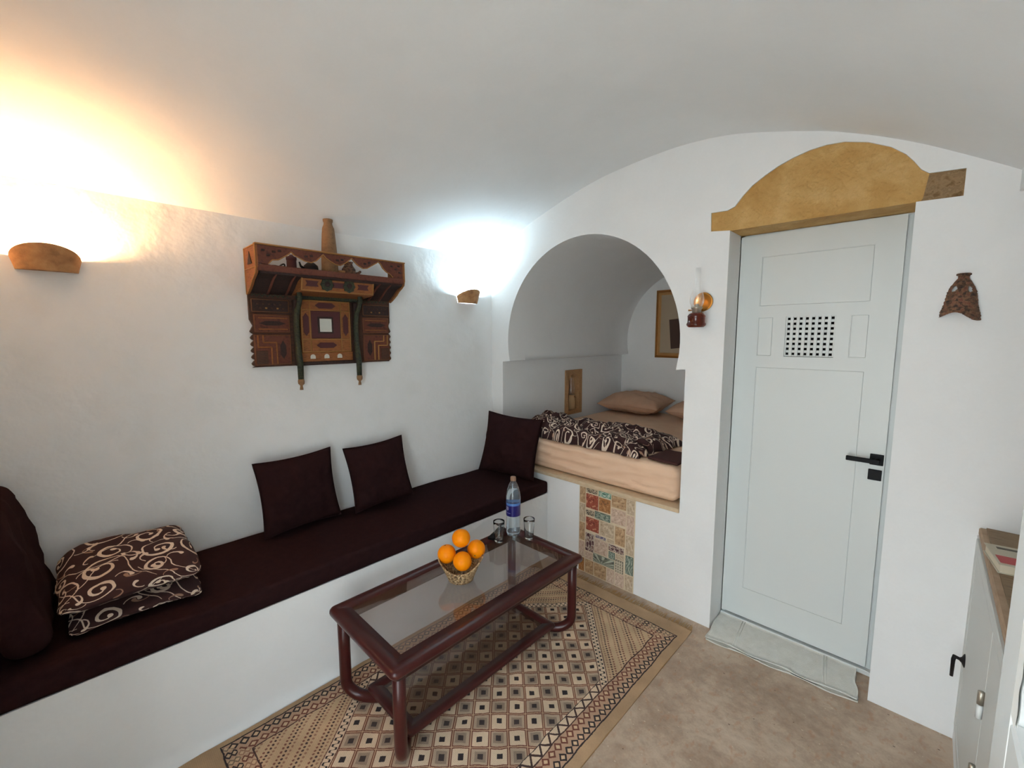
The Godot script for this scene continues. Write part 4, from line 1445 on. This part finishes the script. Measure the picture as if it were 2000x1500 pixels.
	# side panels: upper carved, middle with a lozenge, lower stepped
	for sd in [-1.0, 1.0]:
		var xi := 0.198
		var xe := 0.366
		var X := func(v: float) -> float: return sd * v - 0.004
		var slab2 := func(called: String, a: float, y0: float, b: float, y1: float, z1: float, m: Material):
			return slab.call(called, minf(X.call(a), X.call(b)), y0, maxf(X.call(a), X.call(b)), y1, 0.017, z1, m)
		var up = slab2.call("upper_panel", xi, 0.27, xe + 0.008, 0.338, 0.025, M.dark_paint)
		for k in 5:
			for r in 2:
				part("stud", Geo.new().box(Vector3(X.call(xi + 0.03 + k * 0.026 + r * 0.012) - 0.005, 0.288 + r * 0.02, 0.0245), Vector3(X.call(xi + 0.03 + k * 0.026 + r * 0.012) + 0.005, 0.296 + r * 0.02, 0.028), 0.002), M.ochre if r == 0 and k % 2 else M.old_wood, up)
		var mp = slab2.call("middle_panel", xi, 0.17, xe, 0.262, 0.024, M.red_wood)
		for e in [[0.185, 0.191], [0.241, 0.247]]:
			part("panel_bar", Geo.new().box(Vector3(minf(X.call(xi + 0.012), X.call(xe - 0.02)), e[0], 0.0235), Vector3(maxf(X.call(xi + 0.012), X.call(xe - 0.02)), e[1], 0.029), 0.002), M.orange_wood, mp)
		g = Geo.new()
		var cx: float = X.call((xi + xe) / 2)
		g.prism(pv([cx - 0.062, 0.217, cx - 0.03, 0.207, cx + 0.03, 0.207, cx + 0.062, 0.217, cx + 0.03, 0.229, cx - 0.03, 0.229]), 0.0235, 0.0265)
		part("lozenge", g, M.dark_paint, mp)
		var lp = slab2.call("lower_panel", xi, 0.008, xe + 0.004, 0.162, 0.024, M.red_wood)
		g = Geo.new()
		for o in [0.0, 0.024]:
			var pth := [Vector3(X.call(0.352 - o), 0.158, 0.026), Vector3(X.call(0.352 - o), 0.098 + o, 0.026), Vector3(X.call(0.292 - o), 0.098 + o, 0.026), Vector3(X.call(0.292 - o), 0.012, 0.026)]
			for k in 3:
				g.tube([pth[k], pth[k + 1]], 0.004, 6)
		part("stepped_moulding", g, M.ochre if sd > 0 else M.orange_wood, lp)
		g = Geo.new()
		var dx: float = X.call(0.238)
		g.prism(pv([dx, 0.038, dx + 0.014, 0.062, dx + 0.014, 0.105, dx, 0.132, dx - 0.014, 0.105, dx - 0.014, 0.062]), 0.0235, 0.0265)
		part("lozenge", g, M.dark_paint, lp)
		for e in [[xi + 0.004, 0.274, xe + 0.004, 0.334, up], [xi + 0.004, 0.174, xe - 0.004, 0.258, mp], [xi + 0.004, 0.012, xe, 0.158, lp]]:
			g = Geo.new()
			var c4 := [Vector3(X.call(e[0]), e[1], 0.0245), Vector3(X.call(e[2]), e[1], 0.0245), Vector3(X.call(e[2]), e[3], 0.0245), Vector3(X.call(e[0]), e[3], 0.0245)]
			for k in 4:
				g.tube([c4[k], c4[(k + 1) % 4]], 0.0022, 6)
			part("panel_bead", g, M.bead, e[4])
		slab2.call("corner_block", 0.31, 0.012, 0.362, 0.082, 0.0275, M.old_wood)
	# middle: green band, square frame with four lozenges, maroon surround and mirror
	slab.call("green_band", -0.17, 0.345, 0.165, 0.372, 0.018, 0.03, M.green)
	var cf = slab.call("centre_frame", -0.152, 0.066, 0.118, 0.345, 0.018, 0.03, M.orange_wood)
	g = Geo.new()
	for e in [[-0.148, 0.07, 0.114, 0.07], [-0.148, 0.341, 0.114, 0.341], [-0.148, 0.07, -0.148, 0.341], [0.114, 0.07, 0.114, 0.341], [-0.104, 0.07, -0.104, 0.341], [0.062, 0.07, 0.062, 0.341], [-0.148, 0.137, 0.114, 0.137], [-0.148, 0.292, 0.114, 0.292]]:
		g.tube([Vector3(e[0], e[1], 0.031), Vector3(e[2], e[3], 0.031)], 0.003, 6)
	part("frame_bead", g, M.ochre, cf)
	for e in [[-0.021, 0.317, 0], [-0.021, 0.104, 0], [-0.126, 0.215, 1], [0.088, 0.215, 1]]:
		g = Geo.new()
		var p := pv([-0.055, 0, -0.035, -0.015, 0.035, -0.015, 0.055, 0, 0.035, 0.015, -0.035, 0.015])
		if e[2]:
			p = pv([0, -0.06, 0.014, -0.04, 0.014, 0.04, 0, 0.06, -0.014, 0.04, -0.014, -0.04])
		for k in p.size():
			p[k] += Vector2(e[0], e[1])
		g.prism(p, 0.0295, 0.034)
		part("lozenge", g, M.maroon, cf)
	var mf = slab.call("mirror_surround", -0.10, 0.141, 0.058, 0.288, 0.03, 0.036, M.maroon)
	part("surround_bead", Geo.new().box(Vector3(-0.068, 0.168, 0.0355), Vector3(0.016, 0.257, 0.039), 0.003), M.dark_paint, mf)
	part("mirror", Geo.new().box(Vector3(-0.058, 0.177, 0.0385), Vector3(0.006, 0.247, 0.0402)), M.mirror, mf)
	var ar = slab.call("arcade_rail", -0.165, 0.018, 0.125, 0.066, 0.018, 0.03, M.orange_wood)
	for x in [-0.098, -0.024, 0.048]:
		g = Geo.new()
		var p := PackedVector2Array()
		for k in 13:
			var t := PI * k / 12.0
			p.append(Vector2(x + 0.0135 * cos(t), 0.043 + 0.0135 * sin(t)))
		p.append(Vector2(x - 0.0135, 0.033))
		p.append(Vector2(x + 0.0135, 0.033))
		g.prism(p, 0.0295, 0.0312)
		part("pale_inlay", g, mat(c8(208, 204, 194), 0.6), ar)
	slab.call("bottom_strip", -0.18, -0.002, 0.15, 0.018, 0.0, 0.028, M.dark_paint)
	# two curved posts with turned tips
	for x in [-0.178, 0.142]:
		var post := Node3D.new()
		post.name = "post"
		s.add_child(post, true)
		part("post_shaft", Geo.new().tube([Vector3(x, 0.372, 0.105), Vector3(x, 0.345, 0.108), Vector3(x, 0.31, 0.09), Vector3(x, 0.285, 0.062), Vector3(x, 0.22, 0.045), Vector3(x, 0.12, 0.045), Vector3(x, 0.06, 0.055), Vector3(x, 0.01, 0.066), Vector3(x, -0.07, 0.066)], [0.012, 0.013, 0.012, 0.013, 0.014, 0.013, 0.015, 0.015, 0.014], 10), M.green, post)
		g = Geo.new()
		g.X = Transform3D(Basis(), Vector3(x, -0.125, 0.066))
		g.lathe([Vector2(0, 0), Vector2(0.009, 0), Vector2(0.0075, 0.012), Vector2(0.006, 0.022), Vector2(0.015, 0.032), Vector2(0.016, 0.045), Vector2(0.014, 0.056), Vector2(0, 0.057)], 14)
		part("post_tip", g, M.vase, post)
		part("post_stay", Geo.new().box(Vector3(x - 0.01, 0.0, 0.018), Vector3(x + 0.01, 0.34, 0.05), 0.003), M.dark_paint, post)
	# things on the shelf board
	var fy := 1.8685
	var at := func(lx: float, out: float) -> Vector3: return Vector3(0.004 + out, fy, 1.255 - lx)
	var v := thing("clay_vase", "tall slim clay bottle vase rising above the carved shelf", "vase", at.call(-0.012, 0.095))
	v.scale = Vector3(0.88, 1.0, 0.88)
	part("vase_body", Geo.new().lathe([Vector2(0, 0), Vector2(0.043, 0), Vector2(0.047, 0.02), Vector2(0.046, 0.08), Vector2(0.042, 0.15), Vector2(0.037, 0.215), Vector2(0.033, 0.245), Vector2(0.025, 0.262), Vector2(0.0235, 0.272), Vector2(0.0275, 0.28), Vector2(0.028, 0.29), Vector2(0.021, 0.292), Vector2(0.019, 0.27), Vector2(0, 0.27)], 28), M.vase, v)
	var tn := thing("brown_canister", "small dark red wooden canister on the carved shelf", "canister", at.call(-0.205, 0.1))
	part("canister_body", Geo.new().lathe([Vector2(0, 0), Vector2(0.022, 0), Vector2(0.023, 0.006), Vector2(0.022, 0.062), Vector2(0, 0.062)], 20), M.maroon, tn)
	part("lid", Geo.new().lathe([Vector2(0, 0.06), Vector2(0.024, 0.06), Vector2(0.024, 0.074), Vector2(0.012, 0.078), Vector2(0.006, 0.086), Vector2(0, 0.086)], 20), M.maroon, tn)
	var ld := thing("pottery_lamp", "small dark green pottery oil lamp at the left end of the carved shelf", "lamp", at.call(-0.285, 0.1))
	part("lamp_body", Geo.new().lathe([Vector2(0, 0), Vector2(0.02, 0), Vector2(0.03, 0.01), Vector2(0.026, 0.022), Vector2(0.01, 0.026), Vector2(0, 0.026)], 20), M.green, ld)
	part("spout", Geo.new().tube([Vector3(0, 0.016, 0.02), Vector3(0, 0.02, 0.045), Vector3(0, 0.024, 0.055)], [0.011, 0.008, 0.006], 10), M.green, ld)
	var hp := []
	for k in 10:
		var t := PI * k / 9.0
		hp.append(Vector3(0, 0.016 + 0.02 * sin(t), -0.03 - 0.014 * sin(t) + 0.012 * cos(t)))
	part("handle", Geo.new().tube(hp, 0.0035, 8), M.iron, ld)
	var tp := thing("dark_teapot", "dark metal teapot on the carved shelf beside the tall vase", "teapot", at.call(-0.112, 0.1))
	part("pot", Geo.new().lathe([Vector2(0, 0), Vector2(0.026, 0), Vector2(0.036, 0.018), Vector2(0.033, 0.042), Vector2(0.018, 0.056), Vector2(0.005, 0.062), Vector2(0.006, 0.072), Vector2(0, 0.074)], 22), M.iron, tp)
	part("spout", Geo.new().tube([Vector3(0, 0.022, 0.03), Vector3(0, 0.036, 0.05), Vector3(0, 0.056, 0.056)], [0.009, 0.006, 0.004], 8), M.iron, tp)
	var jg := thing("clay_jug", "brown clay jug with side handle at the right of the carved shelf", "jug", at.call(0.088, 0.1))
	part("jug_body", Geo.new().lathe([Vector2(0, 0), Vector2(0.026, 0), Vector2(0.036, 0.022), Vector2(0.035, 0.046), Vector2(0.022, 0.066), Vector2(0.02, 0.076), Vector2(0.025, 0.084), Vector2(0.017, 0.084), Vector2(0.015, 0.07), Vector2(0, 0.07)], 22), M.clay_dark, jg)
	part("spout", Geo.new().tube([Vector3(0, 0.022, -0.03), Vector3(0, 0.03, -0.056), Vector3(0, 0.042, -0.068)], [0.01, 0.008, 0.006], 10), M.clay_dark, jg)
	var cup := thing("clay_cup", "small brown clay cup behind the valance of the carved shelf", "cup", at.call(0.037, 0.125))
	part("cup_body", Geo.new().lathe([Vector2(0, 0), Vector2(0.014, 0), Vector2(0.019, 0.03), Vector2(0.017, 0.03), Vector2(0.013, 0.004), Vector2(0, 0.004)], 18), M.clay, cup)

# =====================================================================  clay wall sconces, each with its bulb and light
func build_sconces():
	var data := [[Vector3(0.0, 1.796, 2.295), Color(1.0, 0.77, 0.54), 1.6, "terracotta half-bowl wall sconce giving warm light at the left edge", c8(255, 214, 150)], [Vector3(0.0, 1.786, 0.247), Color(0.80, 0.93, 1.0), 0.8, "terracotta half-bowl wall sconce giving cool light near the corner", c8(226, 242, 255)]]
	for i in 2:
		var e: Array = data[i]
		var s := thing("wall_sconce", e[3], "wall lamp", e[0], PI / 2, "clay sconces on the left wall")
		var f := func(u: float, v: float, inn: float) -> Vector3:
			var t := PI * u
			var c := cos(t)
			var sn := sin(t)
			var top := 0.048 + 0.045 * sn
			var rx := lerpf(0.082, 0.094, v) - inn
			var rz := lerpf(0.058, 0.092, v) - inn
			return Vector3(-rx * c, top * v + (0.0 if inn <= 0.0 else 0.004 * (1.0 - v)), maxf(rz * sn, 0.0))
		var g := Geo.new().smooth()
		g.grid(32, 8, func(u, v): return f.call(u, v, 0.0))
		g.grid(32, 8, func(u, v): return f.call(u, v, 0.009), true)
		g.smooth(false)
		g.grid(32, 1, func(u, v): return f.call(u, 1.0, 0.009 * v))
		part("shade", g, M.clay, s)
		g = Geo.new()
		g.grid(32, 1, func(u, v): return f.call(u, 0.0, 0.0) * Vector3(v, 1, v) + Vector3(0, 0.001, 0))
		g.grid(32, 1, func(u, v): return f.call(u, 0.0, 0.0) * Vector3(v, 1, v) + Vector3(0, 0.007, 0), true)
		part("base", g, M.clay, s)
		part("socket", Geo.new().tube([Vector3(0, 0.006, 0.045), Vector3(0, 0.026, 0.045)], 0.013, 12), mat(c8(226, 222, 212), 0.5), s)
		var em := mat(e[4], 0.4)
		em.emission_enabled = true
		em.emission = e[1]
		em.emission_energy_multiplier = 6.0
		var prof := []
		for k in 11:
			var a := -PI / 2 + PI * k / 10.0
			prof.append(Vector2(0.02 * cos(a), 0.048 + 0.022 * sin(a)))
		g = Geo.new()
		g.X = Transform3D(Basis(), Vector3(0, 0, 0.045))
		g.lathe(prof, 18)
		part("bulb", g, em, s)
		var l := OmniLight3D.new()
		l.name = "sconce_light"
		l.light_color = e[1]
		l.light_energy = e[2]
		l.light_size = 0.02
		l.omni_range = 8.0
		l.omni_attenuation = 2.0
		l.shadow_enabled = true
		l.position = Vector3(0, 0.048, 0.045)
		s.add_child(l)

# =====================================================================  things hung on the back wall
func build_wall_pieces():
	var l := thing("wall_oil_lamp", "oil lamp with amber glass tank and tall chimney between arch and door", "lamp", Vector3(1.556, 1.594, 0.062))
	part("tank", Geo.new().lathe([Vector2(0, 0.0), Vector2(0.036, 0.0), Vector2(0.044, 0.008), Vector2(0.046, 0.016), Vector2(0.043, 0.021), Vector2(0.041, 0.026), Vector2(0.041, 0.05), Vector2(0.043, 0.054), Vector2(0.036, 0.066), Vector2(0.024, 0.072), Vector2(0.0, 0.072)], 32), M.amber, l, "amber glass")
	part("burner", Geo.new().lathe([Vector2(0.0, 0.072), Vector2(0.022, 0.072), Vector2(0.021, 0.088), Vector2(0.026, 0.092), Vector2(0.028, 0.1), Vector2(0.012, 0.104), Vector2(0.006, 0.116), Vector2(0, 0.116)], 24), M.tin, l)
	part("wick_knob", Geo.new().tube([Vector3(-0.018, 0.084, 0.01), Vector3(-0.036, 0.085, 0.014)], [0.002, 0.0045], 8), M.brass, l)
	part("chimney", Geo.new().lathe([Vector2(0.0245, 0.1), Vector2(0.033, 0.118), Vector2(0.035, 0.135), Vector2(0.031, 0.155), Vector2(0.022, 0.182), Vector2(0.016, 0.205), Vector2(0.0135, 0.24), Vector2(0.0135, 0.292), Vector2(0.0125, 0.292), Vector2(0.0125, 0.24), Vector2(0.015, 0.205), Vector2(0.021, 0.182), Vector2(0.03, 0.155), Vector2(0.034, 0.135), Vector2(0.032, 0.118), Vector2(0.0235, 0.1)], 32), M.clear, l)
	var g := Geo.new()
	g.X = Transform3D(Basis(Vector3.RIGHT, PI / 2), Vector3(0.012, 0.128, -0.053))
	g.lathe([Vector2(0, 0), Vector2(0.045, 0.0), Vector2(0.047, 0.006), Vector2(0.044, 0.009), Vector2(0.036, 0.005), Vector2(0.0, 0.003)], 32)
	part("reflector", g, M.brass, l)
	g = Geo.new().tube([Vector3(0.0, 0.06, -0.03), Vector3(0, 0.065, -0.058), Vector3(0, 0.12, -0.0595)], 0.004, 8)
	g.tube([Vector3(0, 0.03, -0.04), Vector3(0, 0.03, -0.0605)], 0.004, 8)
	part("bracket", g, M.brass, l)
	# pottery fragment: the shoulder of a broken jar with two holes
	var n := fast(14.0, 3, 44)
	var s := thing("pottery_fragment", "broken neck of an old brown jar hung on the wall right of the door", "pottery", Vector3(2.474, 1.62, 0.0))
	var outline := [[-0.1, 1.02], [0.0, 1.0], [0.02, 0.97]]
	var f := func(u: float, v: float, inn: float) -> Vector3:
		var a := lerpf(-1.0, 1.0, u)
		var ws := [0.053, 0.0525, 0.049, 0.045, 0.042, 0.040, 0.038, 0.033, 0.025, 0.0155, 0.0145]
		var wk := clampf(v, 0.0, 0.9999) * 10.0
		var hw: float = lerpf(ws[int(wk)], ws[int(wk) + 1], wk - int(wk))
		var bot := 0.012 * (1.0 - v) * sin(a * 3.1 + 2.2) - 0.006 * a * (1.0 - v)
		var bulge := sqrt(maxf(1.0 - a * a * 0.97, 0.0)) * lerpf(0.045, 0.016, v)
		var x := hw * a + 0.003 * n.get_noise_2d(v * 2.0, a)
		return Vector3(x, 0.148 * v + bot, maxf(bulge * (1.0 - inn * 0.2) - inn * 0.004, 0.001) + 0.0015 + n.get_noise_2d(a, v + 3.0) * 0.003 * (1.0 - a * a))
	var hole := func(u: float, v: float) -> bool:
		var a := lerpf(-1.0, 1.0, u)
		return Vector2((a + 0.56) / 0.19, (v - 0.635) / 0.075).length() < 1.0 or Vector2((a - 0.52) / 0.16, (v - 0.66) / 0.075).length() < 1.0
	g = Geo.new().smooth()
	var N := 44
	for i in N:
		for j in N:
			if hole.call((i + 0.5) / N, (j + 0.5) / N):
				continue
			for inn in [0.0, 1.0]:
				var q := []
				for c in [[i, j], [i + 1, j], [i + 1, j + 1], [i, j + 1]]:
					q.append(f.call(float(c[0]) / N, float(c[1]) / N, inn))
				if inn > 0.5:
					q.reverse()
				g.quad(q[0], q[1], q[2], q[3])
	part("shard", g, M.clay_dark, s)
	g = Geo.new()
	var ring := []
	for k in 13:
		var t := PI * k / 12.0
		ring.append(Vector3(-0.016 * cos(t), 0.148, 0.003 + 0.017 * sin(t)))
	g.tube(ring, 0.004, 8)
	part("lip", g, M.clay_dark, s)

func build_small_things():
	pass
